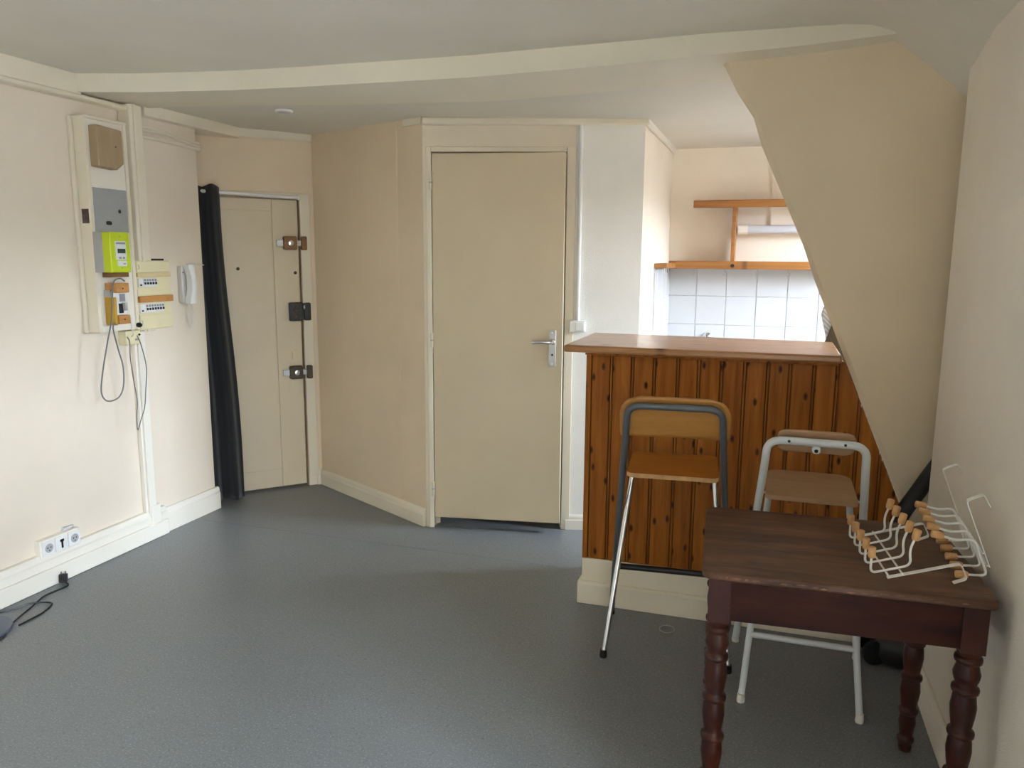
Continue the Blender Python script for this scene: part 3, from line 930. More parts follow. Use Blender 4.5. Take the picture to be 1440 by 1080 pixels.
mt = lw('electricity_meter', 'lime green fronted electricity meter with small display', 'electricity meter', 2.868, 1.425)
MB().box((0.0, -0.135, 0.0), (0.118, -0.080, 0.188)).build('body', 'grey_plastic', mt, bevel=0.004)
MB().prism(rrect(0.0, 0.118, 0.0, 0.188, 0.006), 'y', -0.182, -0.135).build('front_cover', 'lime_plastic', mt, bevel=0.004)
lb = MB().prism(rrect(0.028, 0.092, 0.060, 0.146, 0.003), 'y', -0.1835, -0.1815).build('faceplate', 'label_paper', mt)
MB().box((0.040, -0.185, 0.090), (0.086, -0.183, 0.111)).build('display', 'display_green', lb)
MB().box((0.033, -0.1842, 0.132), (0.088, -0.1832, 0.141)).build('print', 'print_grey', lb)
for x in (0.046, 0.068):
    MB().box((x, -0.1842, 0.064), (x + 0.014, -0.1832, 0.073)).build('button', 'print_grey', lb)
st = MB().prism(rrect(0.036, 0.092, 0.030, 0.055, 0.003), 'y', -0.1835, -0.1815).build('sticker', 'label_paper', mt)
MB().box((0.070, -0.1842, 0.038), (0.084, -0.1832, 0.043)).build('print', 'print_grey', st)
for x, z in ((0.060, 0.168), (0.062, 0.022)):
    MB().lathe([(0.004, 0), (0.003, 0.002)], 8).build('screw', 'grey_plastic', mt, (x, -0.182, z), (R(90), 0, 0))

br = lw('main_breaker', 'main circuit breaker with ochre side between pine blocks under the meter', 'circuit breaker', 2.92, 1.18)
MB().box((0.0, -0.128, 0.040), (0.074, -0.080, 0.150)).build('body', 'white_plastic', br, bevel=0.003)
MB().box((-0.003, -0.150, 0.148), (0.076, -0.081, 0.194)).build('pine_block', 'pine_cap', br, bevel=0.002)
MB().box((0.004, -0.150, -0.002), (0.072, -0.081, 0.040)).build('pine_block', 'pine_cap', br, bevel=0.002)
MB().prism(rrect(-0.012, 0.003, -0.006, 0.128, 0.004), 'y', -0.142, -0.081).build('side_case', 'ochre_plastic', br, bevel=0.004)
MB().box((-0.011, -0.120, 0.128), (0.0, -0.081, 0.160)).build('side_plate', 'grey_plastic', br)
MB().box((0.026, -0.134, 0.050), (0.050, -0.127, 0.096)).build('switch', 'black_plastic', br, bevel=0.002)
MB().box((0.044, -0.150, 0.062), (0.060, -0.127, 0.100)).build('lever', 'grey_plastic', br, bevel=0.002)
MB().box((0.034, -0.131, 0.105), (0.066, -0.1275, 0.142)).build('print', 'print_grey', br)
for z in (0.168, 0.020):
    MB().lathe([(0.004, 0), (0.004, 0.001)], 8).build('screw', 'dark_hole', br, (0.036, -0.150, z), (R(90), 0, 0))

fb = lw('fuse_box', 'cream fuse box with two rows of small breakers and a pine strip', 'fuse box', 3.11, 1.13)
MB().box((0.0, -0.082, 0.0), (0.236, -0.076, 0.350)).box((0.0, -0.076, 0.0), (0.05, -0.002, 0.350)).box((0.13, -0.076, 0.0), (0.236, -0.002, 0.350)).build('case', 'cream_plastic', fb, bevel=0.002)
MB().prism(rrect(0.006, 0.232, 0.292, 0.346, 0.006), 'y', -0.090, -0.082).build('flap', 'cream_plastic', fb, bevel=0.002)
MB().box((0.004, -0.094, 0.268), (0.232, -0.082, 0.290)).build('divider', 'cream_plastic_dark', fb, bevel=0.002)
MB().box((0.006, -0.086, 0.174), (0.230, -0.082, 0.206)).build('divider', 'cream_plastic', fb, bevel=0.001)
MB().box((0.004, -0.100, 0.140), (0.234, -0.083, 0.172)).build('pine_strip', 'pine_cap', fb, bevel=0.002)
MB().prism(rrect(0.006, 0.232, 0.004, 0.074, 0.006), 'y', -0.090, -0.082).build('flap', 'cream_plastic', fb, bevel=0.002)
MB().box((0.006, -0.087, 0.074), (0.230, -0.082, 0.082)).build('divider', 'cream_plastic', fb, bevel=0.001)
for z0, n, w0 in ((0.218, 5, 0.030), (0.088, 7, 0.034)):
    b0 = MB().box((0.010, -0.092, z0), (0.010 + w0, -0.080, z0 + 0.044)).build('breaker', 'white_plastic', fb, bevel=0.001)
    MB().box((0.018, -0.095, z0 + 0.006), (0.028, -0.0915, z0 + 0.014)).build('toggle', 'black_plastic', b0)
    for k in range(n):
        x = 0.012 + w0 + k * 0.0182
        bb = MB().box((x, -0.092, z0), (x + 0.0172, -0.080, z0 + 0.044)).build('breaker', 'grey_plastic' if False else 'white_plastic', fb, bevel=0.001)
        MB().box((x + 0.0045, -0.0975, z0 + 0.012), (x + 0.0127, -0.0915, z0 + 0.024)).build('toggle', 'black_plastic', bb)
        MB().box((x + 0.002, -0.0926, z0 + 0.028), (x + 0.0152, -0.0918, z0 + 0.040)).build('rating_print', 'print_grey', bb)
for z in (0.318, 0.040):
    MB().tube([(0.012 + 0.008 * math.cos(R(a)), -0.091, z + 0.010 * math.sin(R(a))) for a in range(-90, 91, 30)], 0.0015, 6).build('finger_notch', 'grey_plastic', fb)
MB().box((0.085, -0.06, 0.350), (0.225, -0.02, 0.360)).build('cable_entry', 'dark_hole', fb)

jb = lw('junction_box', 'small cream junction box with wires hanging under the fuse box', 'junction box', 3.055, 1.058)
MB().prism(rrect(0.0, 0.095, 0.0, 0.072, 0.006), 'y', -0.050, 0.0).build('case', 'cream_plastic', jb, bevel=0.003)
MB().box((0.058, -0.052, 0.020), (0.082, -0.0495, 0.030)).build('print', 'print_grey', jb)
MB().lathe([(0.006, 0), (0.004, 0.006)], 10).build('cable_gland', 'dark_hole', jb, (0.086, -0.050, 0.048), (R(90), 0, 0))
kb = lw('toggle_switch', 'tiny black toggle knob at the foot of the meter panel', 'switch', 3.098, 1.16)
MB().lathe([(0.012, 0), (0.013, 0.012), (0.008, 0.022)], 12).build('knob', 'black_plastic', kb, (0.0, -0.088, 0), (R(90), 0, 0), smooth=True)

WX = LWX


def cable(name, label, pts, r, mat, cat='cable'):
    return tag(MB().tube(smooth_path(pts, 8), r, 8).build(name, mat, smooth=True), label, cat)


cable('loop_cable', 'long dark cable loop hanging from the breaker below the meter panel',
      [(-2.935, 2.975, 1.383), (-2.932, 2.945, 1.396), (-2.928, 2.902, 1.380), (-2.926, 2.885, 1.31), (-2.935, 2.878, 1.20), (-2.955, 2.866, 1.10),
       (-2.97, 2.842, 0.97), (-2.975, 2.826, 0.87), (-2.975, 2.843, 0.822), (-2.975, 2.884, 0.809), (-2.975, 2.935, 0.825), (-2.972, 2.960, 0.880),
       (-2.968, 2.960, 0.970), (-2.955, 2.925, 1.06), (-2.935, 2.885, 1.16), (-2.928, 2.893, 1.19)], 0.0034, 'cable_grey')
cable('telephone_wire', 'thin dark wire hanging in a narrow V below the junction box',
      [(-3.03, 3.062, 1.10), (-2.985, 3.030, 1.08), (-2.98, 3.022, 1.0), (-2.98, 3.034, 0.88), (-2.98, 3.046, 0.78), (-2.98, 3.036, 0.70),
       (-2.98, 3.036, 0.632), (-2.98, 3.062, 0.68), (-2.98, 3.092, 0.74), (-2.98, 3.106, 0.82), (-2.98, 3.122, 0.94), (-2.99, 3.11, 1.05), (-3.03, 3.128, 1.103)], 0.0026, 'cable_grey')
cable('short_wire', 'short pale wire dropping into the junction box', [(-2.985, 3.055, 1.20), (-2.985, 3.05, 1.15), (-3.0, 3.075, 1.115), (-3.03, 3.09, 1.10)], 0.0026, 'cable_white')

ic = lw('intercom', 'white wall intercom handset with coiled cord beside the curtain', 'intercom', 3.53, 1.245)
MB().prism(rrect(-0.035, 0.035, 0.005, 0.205, 0.006), 'y', -0.030, 0.0).build('base', 'intercom_base', ic, bevel=0.004)
hs = MB()
prof = [(0.0, 0.062, 0.024), (0.03, 0.066, 0.022), (0.075, 0.074, 0.018), (0.11, 0.076, 0.018), (0.15, 0.072, 0.018), (0.185, 0.066, 0.022), (0.212, 0.060, 0.024)]
rows = []
for z, d, hw_ in prof:
    t = 0.030 if z in (0.0, 0.03, 0.185, 0.212) else 0.040
    rows.append([(0.008 - hw_, -t, z), (0.008 - hw_, -d, z), (0.008 - hw_ * 0.4, -d - 0.008, z), (0.008 + hw_ * 0.4, -d - 0.008, z), (0.008 + hw_, -d, z), (0.008 + hw_, -t, z), (0.008 - hw_, -t, z)])
hs.grid(rows)
n7 = len(rows[0])
hs.f.append(tuple(range(n7 - 1)))
hs.f.append(tuple(range((len(rows) - 1) * n7, (len(rows) - 1) * n7 + n7 - 1)))
hs.build('handset', 'white_plastic', ic, smooth=True, sharp=50)
crd = []
P0 = smooth_path([(-0.014, -0.045, 0.004), (-0.018, -0.045, -0.06), (-0.008, -0.045, -0.118), (0.004, -0.045, -0.130), (0.017, -0.045, -0.11), (0.020, -0.045, -0.05), (0.010, -0.045, 0.002)], 26)
for k, p in enumerate(P0):
    a = k * 1.25
    crd.append((p.x + 0.0050 * math.cos(a), p.y + 0.0050 * math.sin(a), p.z))
MB().tube(crd, 0.0017, 5).build('coiled_cord', 'cable_white', ic, smooth=True)
MB().lathe([(0.004, 0), (0.004, 0.001)], 8).build('screw', 'dark_hole', ic, (-0.024, -0.030, 0.17), (R(90), 0, 0))
cable('intercom_wire', 'thin white wire running from the intercom top around the wall corner', [(-3.06, 3.545, 1.452), (-3.07, 3.60, 1.462), (-3.073, 3.66, 1.458), (-3.075, 3.706, 1.455)], 0.003, 'cable_white')

so = lw('socket_strip', 'triple white wall socket plate above the left skirting board', 'socket', 2.488, 0.142)
MB().box((0.0, -0.034, 0.0), (0.215, 0.0, 0.082)).build('backbox', 'paint_trim', so, bevel=0.003)
for k in range(3):
    x = 0.008 + 0.069 * k
    pl = MB().prism(rrect(x, x + 0.064, 0.006, 0.076, 0.005), 'y', -0.042, -0.034).build('socket_plate', 'white_plastic', so, bevel=0.003)
    if k != 1:
        MB().lathe([(0.021, 0), (0.021, 0.0012), (0.018, 0.0014)], 20).build('socket_well', 'grey_plastic', pl, (x + 0.032, -0.0415, 0.041), (R(90), 0, 0))
        for dx, dz in ((-0.008, 0.002), (0.008, 0.002), (0.0, -0.011)):
            MB().lathe([(0.003, 0), (0.003, 0.001)], 8).build('pin_hole', 'dark_hole', pl, (x + 0.032 + dx, -0.0430, 0.041 + dz), (R(90), 0, 0))
    else:
        MB().box((x + 0.027, -0.0432, 0.018), (x + 0.037, -0.0415, 0.060)).box((x + 0.022, -0.0432, 0.048), (x + 0.042, -0.0415, 0.060)).build('telephone_slot', 'dark_hole', pl)
MB().prism([(0.135, 0.076), (0.150, 0.098), (0.205, 0.094), (0.215, 0.05), (0.222, 0.02), (0.212, 0.0), (0.200, 0.09)], 'y', -0.016, -0.001).build('broken_plaster', 'grout', so)

# ================================================================== CURTAIN AND ROD
cu = thing('curtain', 'floor-length black curtain bunched at the left of the entry door', 'curtain', (-3.2, 3.88, 0.0))
dirv = Vector((math.cos(AE), math.sin(AE)))
nrm = Vector((math.sin(AE), -math.cos(AE)))


def curtain_pt(u, z):
    t = z / 1.92
    s0 = 0.10
    s1 = 0.385 * t + 0.430 * (1 - t)
    s1 += 0.012 * math.sin(3.0 * z)
    s = s0 + (s1 - s0) * u
    amp = 0.030 + 0.012 * (1 - t)
    ph = 2 * math.pi * 2.7 * u
    off = 0.075 + 0.045 * (1 - t) * (0.6 + 0.4 * u) + amp * math.sin(ph + 0.35 * math.sin(2.2 * z)) + 0.008 * math.sin(2.3 * ph + z)
    p = Vector(EQ) + dirv * s + nrm * off
    zz = z
    if z > 1.85:
        zz += 0.008 * math.sin(ph * 1.0)
    if z < 0.05:
        zz += 0.008 * math.sin(ph * 0.5 + 1)
    return (p.x, p.y, zz)


zsn = [0.012 + (1.915 - 0.012) * k / 40 for k in range(41)]
g = MB().grid([[curtain_pt(u / 72, z) for u in range(73)] for z in zsn])
cl = g.build('drape', 'curtain_cloth', cu, (3.2, -3.88, 0), smooth=True, sharp=180)
sol = cl.modifiers.new('thick', 'SOLIDIFY')
sol.thickness = 0.003
rodA, rodB = Vector(EQ) + dirv * 0.06 + nrm * 0.06, Vector(EQ) + dirv * 0.845 + nrm * 0.035
rd = thing('curtain_rod', 'thin white curtain rod across the top of the entry door', 'curtain rod', (rodB.x, rodB.y, 1.86))
q = (-rodB.x, -rodB.y, -1.86)
MB().tube([(rodA.x, rodA.y, 1.889), (rodB.x, rodB.y, 1.868)], 0.0105, 12).build('rod', 'white_plastic', rd, q, smooth=True)
e = Vector(EQ) + dirv * 0.852
MB().tube([(rodB.x, rodB.y, 1.868), (e.x + nrm.x * 0.004, e.y + nrm.y * 0.004, 1.868)], 0.013, 12).build('end_bracket', 'white_plastic', rd, q, smooth=True)

# ceiling spot near the entry
cs = thing('ceiling_light', 'small round white ceiling light near the entry', 'ceiling light', (-2.40, 3.56, 2.248))
MB().lathe([(0.040, 0.004), (0.045, -0.002), (0.043, -0.010), (0.036, -0.012)], 24).build('rim', 'white_plastic', cs, smooth=True)
MB().lathe([(0.034, -0.0135), (0.030, -0.0165), (0.012, -0.0175)], 24).build('diffuser', 'tube_diffuser', cs, smooth=True)

# ================================================================== PIPE AND SWITCH BESIDE THE CLOSET DOOR
pp = MB().tube([(0.829, -0.017, 1.178), (0.829, -0.017, 2.186)], 0.0115, 12).build('cable_pipe', 'white_plastic', loc=(BP[0], BP[1], 0), rot=(0, 0, AB), smooth=True)
tag(pp, 'white vertical pipe from the ceiling to the switch beside the closet door', 'pipe')
sw = thing('light_switch', 'white surface-mounted light switch at the end of the bar', 'light switch', (BP[0] + 0.83 * math.cos(AB), BP[1] + 0.83 * math.sin(AB), 1.115), AB)
MB().box((-0.045, -0.040, 0.0), (0.040, -0.0045, 0.062)).build('housing', 'white_plastic', sw, bevel=0.004)
MB().box((-0.012, -0.045, 0.008), (0.034, -0.039, 0.054)).build('rocker', 'white_plastic', sw, bevel=0.003)

# ================================================================== BAR STOOLS
def stool(name, label, loc, rotz, P):
    t = thing(name, label, 'bar stool', loc, rotz, 'folding bar stools at the bar')
    fh, fy, th, ty, tz, r = P['foot_half'], P['foot_y'], P['top_half'], P['top_y'], P['top_z'], P['r']
    # inverted U: far feet -> backrest -> far feet
    kx = fh + (th - fh) * 0.92
    ky = fy + (ty - fy) * 0.92
    path = [(-fh, fy, 0.012), (-kx, ky, tz * 0.90), (-th, ty, tz), (th, ty, tz), (kx, ky, tz * 0.90), (fh, fy, 0.012)]
    MB().tube(round_corners(path, P['corner'], 8), r, 12).build('back_frame', P['mat'], t, smooth=True, sharp=60)
    nh, ny, lx, ly, lz = P['near_half'], P['near_y'], P['leg_x'], P['leg_y'], P['leg_z']
    for s in (-1, 1):
        leg = MB().tube([(s * lx, ly, lz), (s * nh, ny, 0.012)], r * 0.86, 12).build('leg', P['legmat'], t, smooth=True, sharp=60)
        MB().lathe([(r * P['foot_k'], 0), (r * P['foot_k'] * 1.06, 0.006), (r * P['foot_k'] * 0.92, 0.030)], 12, (s * nh, ny, 0.0)).build('foot', P['footmat'], leg, smooth=True, sharp=50)
        MB().lathe([(r * P['foot_k'], 0), (r * P['foot_k'] * 1.06, 0.006), (r * P['foot_k'] * 0.92, 0.030)], 12, (s * fh, fy, 0.0)).build('foot', P['footmat'], t, smooth=True, sharp=50)
        # pivot wire between frame and seat
        zz = P['seat_z'] - 0.012
        f = zz / tz
        MB().tube([(s * (fh + (th - fh) * f), fy + (ty - fy) * f, zz), (s * (P['seat_half'] - 0.01), ly - 0.02, zz - 0.012)], 0.004, 8).build('pivot', 'chrome' if P['legmat'] == 'chrome' else P['mat'], t, smooth=True)
    f = P['rest_z'] / tz
    hx_ = fh + (th - fh) * f
    yy = fy + (ty - fy) * f
    MB().tube([(-hx_ + r * 0.5, yy, P['rest_z']), (hx_ - r * 0.5, yy, P['rest_z'])], P['rest_r'], 12).build('footrest', P['restmat'], t, smooth=True)
    if P.get('near_bar'):
        z = P['near_bar']
        f = (z - 0.012) / (lz - 0.012)
        MB().tube([(-(nh + (lx - nh) * f), ny + (ly - ny) * f, z), (nh + (lx - nh) * f, ny + (ly - ny) * f, z)], r * 0.8, 12).build('crossbar', P['mat'], t, smooth=True)
    # seat: thin board with rounded corners, dished, higher at its front
    sh_, sy0, sy1, sz, sl = P['seat_half'], P['seat_y0'], P['seat_y1'], P['seat_z'], P['seat_slope']
    outl = rrect(-sh_, sh_, sy0, sy1, P['seat_r'], 6)
    rings = []
    cx_, cy_ = 0, (sy0 + sy1) / 2

    def dish(x, y):
        return sz + sl * (y - sy0) - P['dish'] * (1 - (x / sh_) ** 2)
    vs, fs = [], []
    K = 6
    n = len(outl)
    for side, dz in ((0, 0.0), (1, -0.016)):
        for k in range(1, K + 1):
            for x, y in outl:
                xx, yy_ = cx_ + (x - cx_) * k / K, cy_ + (y - cy_) * k / K
                vs.append((xx, yy_, dish(xx, yy_) + dz))
        vs.append((cx_, cy_, dish(cx_, cy_) + dz))
    blk = K * n + 1
    for side in (0, 1):
        o = side * blk
        for k in range(K - 1):
            for i in range(n):
                j = (i + 1) % n
                fs.append((o + k * n + i, o + k * n + j, o + (k + 1) * n + j, o + (k + 1) * n + i))
        for i in range(n):
            fs.append((o + K * n, o + i, o + (i + 1) % n))
    e_ = (K - 1) * n
    for i in range(n):
        j = (i + 1) % n
        fs.append((e_ + i, e_ + j, blk + e_ + j, blk + e_ + i))
    so_ = MB().add(vs, fs).build('seat', P['seatmat'], t, smooth=True, sharp=50)
    so_.data.materials.append(MATS[P['edgemat']])
    for pol_ in so_.data.polygons[-n:]:
        pol_.material_index = 1
    # backrest: bent board just in front of the frame
    bh, z0, z1, by, tilt, curve = P['back_half'], P['back_z0'], P['back_z1'], P['back_y'], P['back_tilt'], P['back_curve']
    outl = rrect(-bh, bh, z0, z1, P['back_r'], 6)
    # grid clipped to the rounded outline: scale rows
    rows_f, rows_b = [], []
    NZ, NX = 12, 20
    for i in range(NZ + 1):
        z = z0 + (z1 - z0) * i / NZ
        rt, rb = P['back_r'][0], P['back_r'][2]
        ins = 0.0
        if z > z1 - rt:
            ins = rt - math.sqrt(max(0, rt * rt - (z - (z1 - rt)) ** 2))
        if z < z0 + rb and rb > 0:
            ins = rb - math.sqrt(max(0, rb * rb - ((z0 + rb) - z) ** 2))
        w_ = bh - ins
        rf, rb_ = [], []
        for k in range(NX + 1):
            x = -w_ + 2 * w_ * k / NX
            y = by + tilt * (z - z0) + curve * (1 - (x / bh) ** 2)
            rf.append((x, y, z))
            rb_.append((x, y + 0.011, z))
        rows_f.append(rf)
        rows_b.append(rb_)
    mb = MB().grid(rows_f).grid(rows_b)
    mb.grid([rows_f[0], rows_b[0]]).grid([rows_f[-1], rows_b[-1]])
    mb.grid([[r_[0] for r_ in rows_f], [r_[0] for r_ in rows_b]]).grid([[r_[-1] for r_ in rows_f], [r_[-1] for r_ in rows_b]])
    o = mb.build('backrest', P['backmat'], t, smooth=True, sharp=50)
    bm = bmesh.new()
    bm.from_mesh(o.data)
    bmesh.ops.remove_doubles(bm, verts=bm.verts, dist=1e-5)
    bmesh.ops.recalc_face_normals(bm, faces=bm.faces)
    bm.to_mesh(o.data)
    bm.free()
    for x, y, z in P['screws']:
        MB().lathe([(0.0045, 0), (0.0045, 0.003), (0.002, 0.004)], 10).build('screw', P['screwmat'], t, (x, y, z), (R(90), 0, 0))
    return t


stool('bar_stool', 'tall grey-framed bar stool with honey-brown plywood backrest and chrome legs', (-0.292, 2.911, 0), R(4.5), dict(
    foot_half=0.240, foot_y=0.196, top_half=0.164, top_y=-0.215, top_z=0.990, r=0.0125, corner=0.07, mat='stool_grey', near_half=0.230, near_y=-0.178,
    leg_x=0.150, leg_y=-0.01, leg_z=0.712, legmat='chrome', foot_k=1.15, footmat='black_plastic', rest_z=0.262, rest_r=0.0125, restmat='black_plastic',
    seat_half=0.163, seat_y0=-0.190, seat_y1=0.115, seat_z=0.738, seat_slope=0.03, seat_r=[0.05, 0.05, 0.02, 0.02], dish=0.010, seatmat='beech_seat', edgemat='ply_edge',
    back_half=0.194, back_z0=0.866, back_z1=1.022, back_y=-0.158, back_tilt=-0.36, back_curve=0.012, back_r=[0.07, 0.07, 0.004, 0.004], backmat='beech_honey',
    screws=[(-0.173, -0.198, 0.93), (0.173, -0.198, 0.93), (-0.178, -0.178, 0.878), (0.178, -0.178, 0.878)], screwmat='chrome'))
stool('bar_stool', 'white-framed bar stool with pale wooden seat behind the dark table', (0.190, 2.787, 0), 0.0, dict(
    foot_half=0.2215, foot_y=0.220, top_half=0.150, top_y=-0.165, top_z=0.918, r=0.0130, corner=0.065, mat='stool_white', near_half=0.188, near_y=-0.218,
    leg_x=0.132, leg_y=0.03, leg_z=0.688, legmat='stool_white', foot_k=1.0, footmat='cable_white', rest_z=0.22, rest_r=0.0125, restmat='stool_white', near_bar=0.215,
    seat_half=0.146, seat_y0=-0.110, seat_y1=0.190, seat_z=0.714, seat_slope=0.05, seat_r=[0.06, 0.06, 0.015, 0.015], dish=0.004, seatmat='birch_pale', edgemat='birch_pale',
    back_half=0.120, back_z0=0.872, back_z1=0.950, back_y=-0.128, back_tilt=-0.30, back_curve=0.012, back_r=[0.022, 0.022, 0.030, 0.030], backmat='birch_pale',
    screws=[(-0.085, -0.180, 0.920), (0.085, -0.180, 0.920)], screwmat='black_plastic'))
st2 = bpy.data.objects['bar_stool.001']
MB().prism(rrect(-0.013, 0.013, 0.882, 0.908, 0.010), 'y', -0.172, -0.150).build('clip', 'stool_white', st2, bevel=0.002)
MB().prism(rrect(-0.006, 0.006, 0.886, 0.897, 0.005), 'y', -0.1735, -0.1715).build('clip_hole', 'dark_hole', st2)

# ================================================================== TABLE
tb = thing('side_table', 'small dark mahogany table with turned legs against the right wall', 'table', (0.2145, 2.205, 0), R(3))
tw, td, th = 0.339, 0.2735, 0.72
topm = MB().prism(rrect(-tw, tw, -td, td, [0.008, 0.03, 0.03, 0.02], 5), 'z', th - 0.022, th)
tt = topm.build('table_top', 'table_top_wood', tb, bevel=0.006, seg=3)
# worn front edge where the stain has chipped off
rnd = random.Random(3)
x = -tw + 0.04
while x < tw - 0.06:
    l = rnd.uniform(0.006, 0.030)
    if rnd.random() < 0.75:
        hgt = rnd.uniform(0.002, 0.005)
        zc = th - 0.008 - rnd.uniform(0, 0.006)
        MB().prism([(x, zc - hgt / 2), (x + l * 0.5, zc - hgt * 0.7), (x + l, zc), (x + l * 0.6, zc + hgt / 2), (x + l * 0.2, zc + hgt * 0.4)], 'y', -td - 0.0006, -td + 0.002).build(
            'edge_chip', 'worn_edge', tt)
    x += l + rnd.uniform(0.0, 0.010)
lx_, ly_ = tw - 0.046, td - 0.040
ah = 0.112
MB().box((-lx_, -ly_ - 0.020, th - 0.022 - ah), (lx_, -ly_ + 0.002, th - 0.023)).build('apron', 'mahogany_apron', tb)
MB().box((-lx_, ly_ - 0.002, th - 0.022 - ah), (lx_, ly_ + 0.020, th - 0.023)).build('apron', 'mahogany_apron', tb)
MB().box((-lx_ - 0.020, -ly_, th - 0.022 - ah), (-lx_ + 0.002, ly_, th - 0.023)).build('apron', 'mahogany_apron', tb)
MB().box((lx_ - 0.002, -ly_, th - 0.022 - ah), (lx_ + 0.020, ly_, th - 0.023)).build('apron', 'mahogany_apron', tb)


def ring(z, r):
    return [(r * 0.80, z - 0.010), (r * 0.97, z - 0.006), (r, z), (r * 0.97, z + 0.006), (r * 0.80, z + 0.010)]


lp = [(0.014, 0.0), (0.018, 0.004), (0.020, 0.020)] + ring(0.042, 0.025) + [(0.0195, 0.060), (0.0225, 0.080), (0.0255, 0.100), (0.0235, 0.118)] + ring(0.137, 0.029) + \
     [(0.0215, 0.152), (0.0255, 0.178), (0.0285, 0.202), (0.0265, 0.225)] + ring(0.248, 0.031) + [(0.0225, 0.264), (0.0265, 0.290), (0.0290, 0.315), (0.0270, 0.340)] + \
     ring(0.361, 0.031) + [(0.023, 0.376), (0.0275, 0.405), (0.0295, 0.430), (0.0265, 0.455)] + ring(0.476, 0.0315) + \
     [(0.0235, 0.490), (0.0290, 0.505), (0.0310, 0.518), (0.0255, 0.538)] + ring(0.555, 0.0315) + [(0.027, 0.570), (0.029, 0.580)]
lp.sort(key=lambda p: p[1])
ln = []
for r_, z in lp:
    if ln and z - ln[-1][1] < 0.0015:
        continue
    ln.append((r_, z))
legm = MB().lathe(ln, 24)
legm.box((-0.0275, -0.0275, 0.578), (0.0275, 0.0275, th - 0.0225))
leg0 = legm.build('leg', 'mahogany', tb, (-lx_, -ly_, 0), smooth=True, sharp=50)
for sx, sy in ((1, -1), (-1, 1), (1, 1)):
    copy_part(leg0, tb, (sx * lx_, sy * ly_, 0))

# ================================================================== OVER-DOOR HOOK RACKS
def rack(name, label, mat4):
    """local: x along the two rods, y up the straps, z out of the rack (towards the hooks)"""
    t = bpy.data.objects.new(name, None)
    t.empty_display_size = 0.05
    COL.objects.link(t)
    t.matrix_world = mat4
    tag(t, label, 'hook rack', 'over-door hook racks')
    for y in (0.0, 0.032):
        MB().tube([(-0.152, y, 0.0), (0.152, y, 0.0)], 0.0026, 8).build('rod', 'wire_white', t, smooth=True)
    for x in (-0.148, 0.148):
        path = round_corners([(x, -0.004, -0.003), (x, 0.165, -0.003), (x, 0.170, -0.043), (x, 0.138, -0.047)], 0.008, 4)
        sec = []
        for k, p in enumerate(path):
            sec.append(p)
        mb = MB()
        # flat strip 14 mm wide
        rws = [[(p.x - 0.007, p.y, p.z), (p.x + 0.007, p.y, p.z)] for p in sec]
        mb.grid(rws)
        o = mb.build('strap', 'wire_white', t)
        s_ = o.modifiers.new('thick', 'SOLIDIFY')
        s_.thickness = 0.0018
        s_.offset = 0
    for k in range(5):
        x = -0.124 + 0.062 * k
        pth = round_corners([(x, -0.022, 0.050), (x, -0.036, 0.005), (x, 0.060, 0.005), (x, 0.066, 0.044), (x, 0.086, 0.072)], 0.016, 5)
        h = MB().tube(pth, 0.0031, 8).build('hook', 'wire_white', t, smooth=True)
        a, b_ = Vector((x, -0.022, 0.050)), Vector((0, 0.30, 0.95)).normalized()
        MB().tube([a - b_ * 0.006, a, a + b_ * 0.020, a + b_ * 0.022], [0.0075, 0.0095, 0.0095, 0.0075], 12).build('knob', 'knob_wood', h, smooth=True, sharp=50)
        a, b_ = Vector((x, 0.086, 0.072)), Vector((0, 0.48, 0.88)).normalized()
        MB().tube([a - b_ * 0.006, a, a + b_ * 0.020, a + b_ * 0.022], [0.0075, 0.0095, 0.0095, 0.0075], 12).build('knob', 'knob_wood', h, smooth=True, sharp=50)
    return t


def frame(o, x, y):
    x = Vector(x).normalized()
    z = x.cross(Vector(y)).normalized()
    y = z.cross(x).normalized()
    return Matrix(((x.x, y.x, z.x, o[0]), (x.y, y.y, z.y, o[1]), (x.z, y.z, z.z, o[2]), (0, 0, 0, 1)))


rack('hook_rack', 'white wire hook rack with wooden knobs lying flat on the dark table', frame((0.316, 2.145, 0.735), (0.10, -0.995, 0.0), (0.94, 0.14, 0.30)))
rack('hook_rack', 'white wire hook rack with wooden knobs propped on edge against the right wall', frame((0.548, 2.165, 0.784), (-0.02, -1.0, 0.0), (-0.37, 0.0, 0.93)))

# ================================================================== VACUUM CLEANER IN THE CORNER
vc = thing('vacuum_cleaner', 'black vacuum cleaner in the dark corner behind the table with ribbed hose rising', 'vacuum cleaner', (0.545, 3.02, 0.0))
q = (-0.545, -3.02, 0)
bd = MB()
rows = []
for z, sx, sy in ((0.015, 0.085, 0.075), (0.04, 0.105, 0.09), (0.09, 0.105, 0.088), (0.125, 0.085, 0.07), (0.145, 0.05, 0.045)):
    rows.append([(0.565 + sx * math.cos(2 * math.pi * k / 24), 3.035 + sy * math.sin(2 * math.pi * k / 24), z) for k in range(25)])
bd.grid(rows)
bd.f.append(tuple(range(24)))
bd.f.append(tuple(4 * 25 + k for k in range(24)))
bd.build('body', 'black_plastic', vc, q, smooth=True, sharp=60)
for y in (2.985, 3.085):
    MB().lathe([(0.02, -0.012), (0.045, -0.010), (0.047, 0.0), (0.045, 0.010), (0.02, 0.012)], 18).build('wheel', 'black_plastic', vc, (0.47 - 0.545, y - 3.02, 0.047), (R(90), 0, R(20)), smooth=True, sharp=50)
hp_ = smooth_path([(0.57, 3.02, 0.13), (0.53, 2.99, 0.24), (0.475, 2.955, 0.38), (0.472, 2.945, 0.48), (0.518, 2.97, 0.60), (0.566, 3.013, 0.668), (0.616, 3.058, 0.738), (0.66, 3.085, 0.80), (0.70, 3.09, 0.86)], 22)
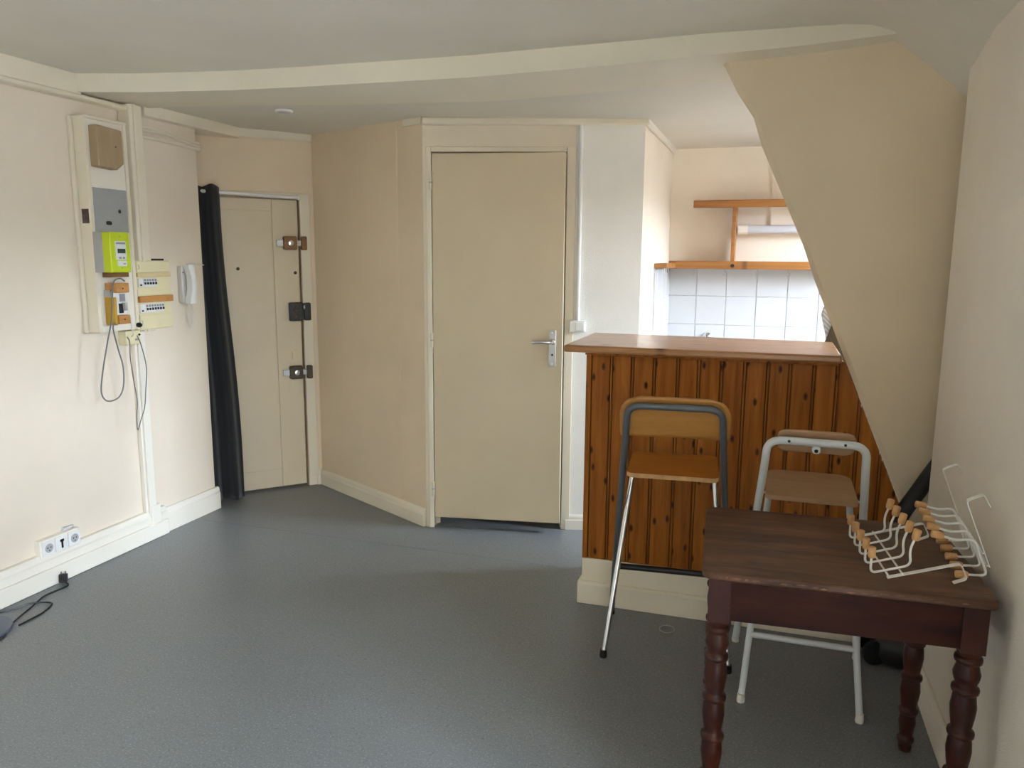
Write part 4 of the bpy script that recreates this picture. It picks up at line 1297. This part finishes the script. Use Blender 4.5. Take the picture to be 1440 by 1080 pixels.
MB().tube(hp_, [0.0275 + (0.0012 if k % 2 else -0.0012) for k in range(len(hp_))], 16).build('hose', 'hose_black', vc, q, smooth=True, sharp=180)

# ================================================================== SMALL THINGS ON THE FLOOR
rg = MB().tube([(-0.302 + 0.030 * math.cos(2 * math.pi * k / 32), 3.014 + 0.034 * math.sin(2 * math.pi * k / 32), 0.0026) for k in range(32)], 0.0022, 6, closed=True).build('rubber_ring', 'elastic', smooth=True)
tag(rg, 'thin pale rubber ring lying on the floor before the bar', 'ring')
lmp = thing('lamp_base', 'round dark blue-grey lamp foot at the left edge beside the black cable', 'lamp', (-2.945, 2.075, 0))
MB().lathe([(0.138, 0.0), (0.140, 0.006), (0.136, 0.014), (0.060, 0.020), (0.016, 0.026)], 40).build('disc', 'lamp_base_grey', lmp, smooth=True, sharp=40)
MB().tube([(0, 0, 0.020), (0, 0, 1.42)], 0.011, 12).build('pole', 'lamp_base_grey', lmp, smooth=True)
MB().lathe([(0.085, 1.36), (0.055, 1.52)], 28).build('shade', 'label_paper', lmp, smooth=True, sharp=50)
cb = thing('power_cable', 'black power cable with plug trailing on the floor by the left wall', 'cable', (-2.96, 2.5, 0))
q = (2.96, -2.5, 0)
MB().tube(smooth_path([(-3.012, 2.548, 0.030), (-2.985, 2.553, 0.014), (-2.966, 2.538, 0.005), (-2.972, 2.43, 0.005), (-2.93, 2.33, 0.0055), (-2.855, 2.16, 0.005), (-2.80, 2.10, 0.005), (-2.79, 2.06, 0.005), (-2.835, 2.00, 0.023),
                       (-2.90, 1.96, 0.028)], 10), 0.0036, 8).build('cord', 'black_plastic', cb, q, smooth=True)
MB().tube(smooth_path([(-2.83, 2.185, 0.004), (-2.832, 2.24, 0.004), (-2.838, 2.30, 0.004), (-2.868, 2.372, 0.004), (-2.90, 2.385, 0.004), (-2.945, 2.345, 0.011), (-2.975, 2.30, 0.006), (-3.01, 2.24, 0.004), (-3.02, 2.12, 0.004), (-3.0, 1.9, 0.004)], 10), 0.0036, 8).build(
    'cord', 'black_plastic', cb, q, smooth=True)
pg = MB().prism(rrect(-0.017, 0.017, 0.0, 0.040, 0.006), 'y', -0.013, 0.013).build('plug', 'black_plastic', cb, (-3.015 + 2.96, 2.565 - 2.5, 0.006), (R(-15), 0, R(35)), bevel=0.003)
for x in (-0.009, 0.009):
    MB().tube([(x, 0, 0.040), (x, 0, 0.050)], 0.0024, 8).build('pin', 'bronze_dark', pg)
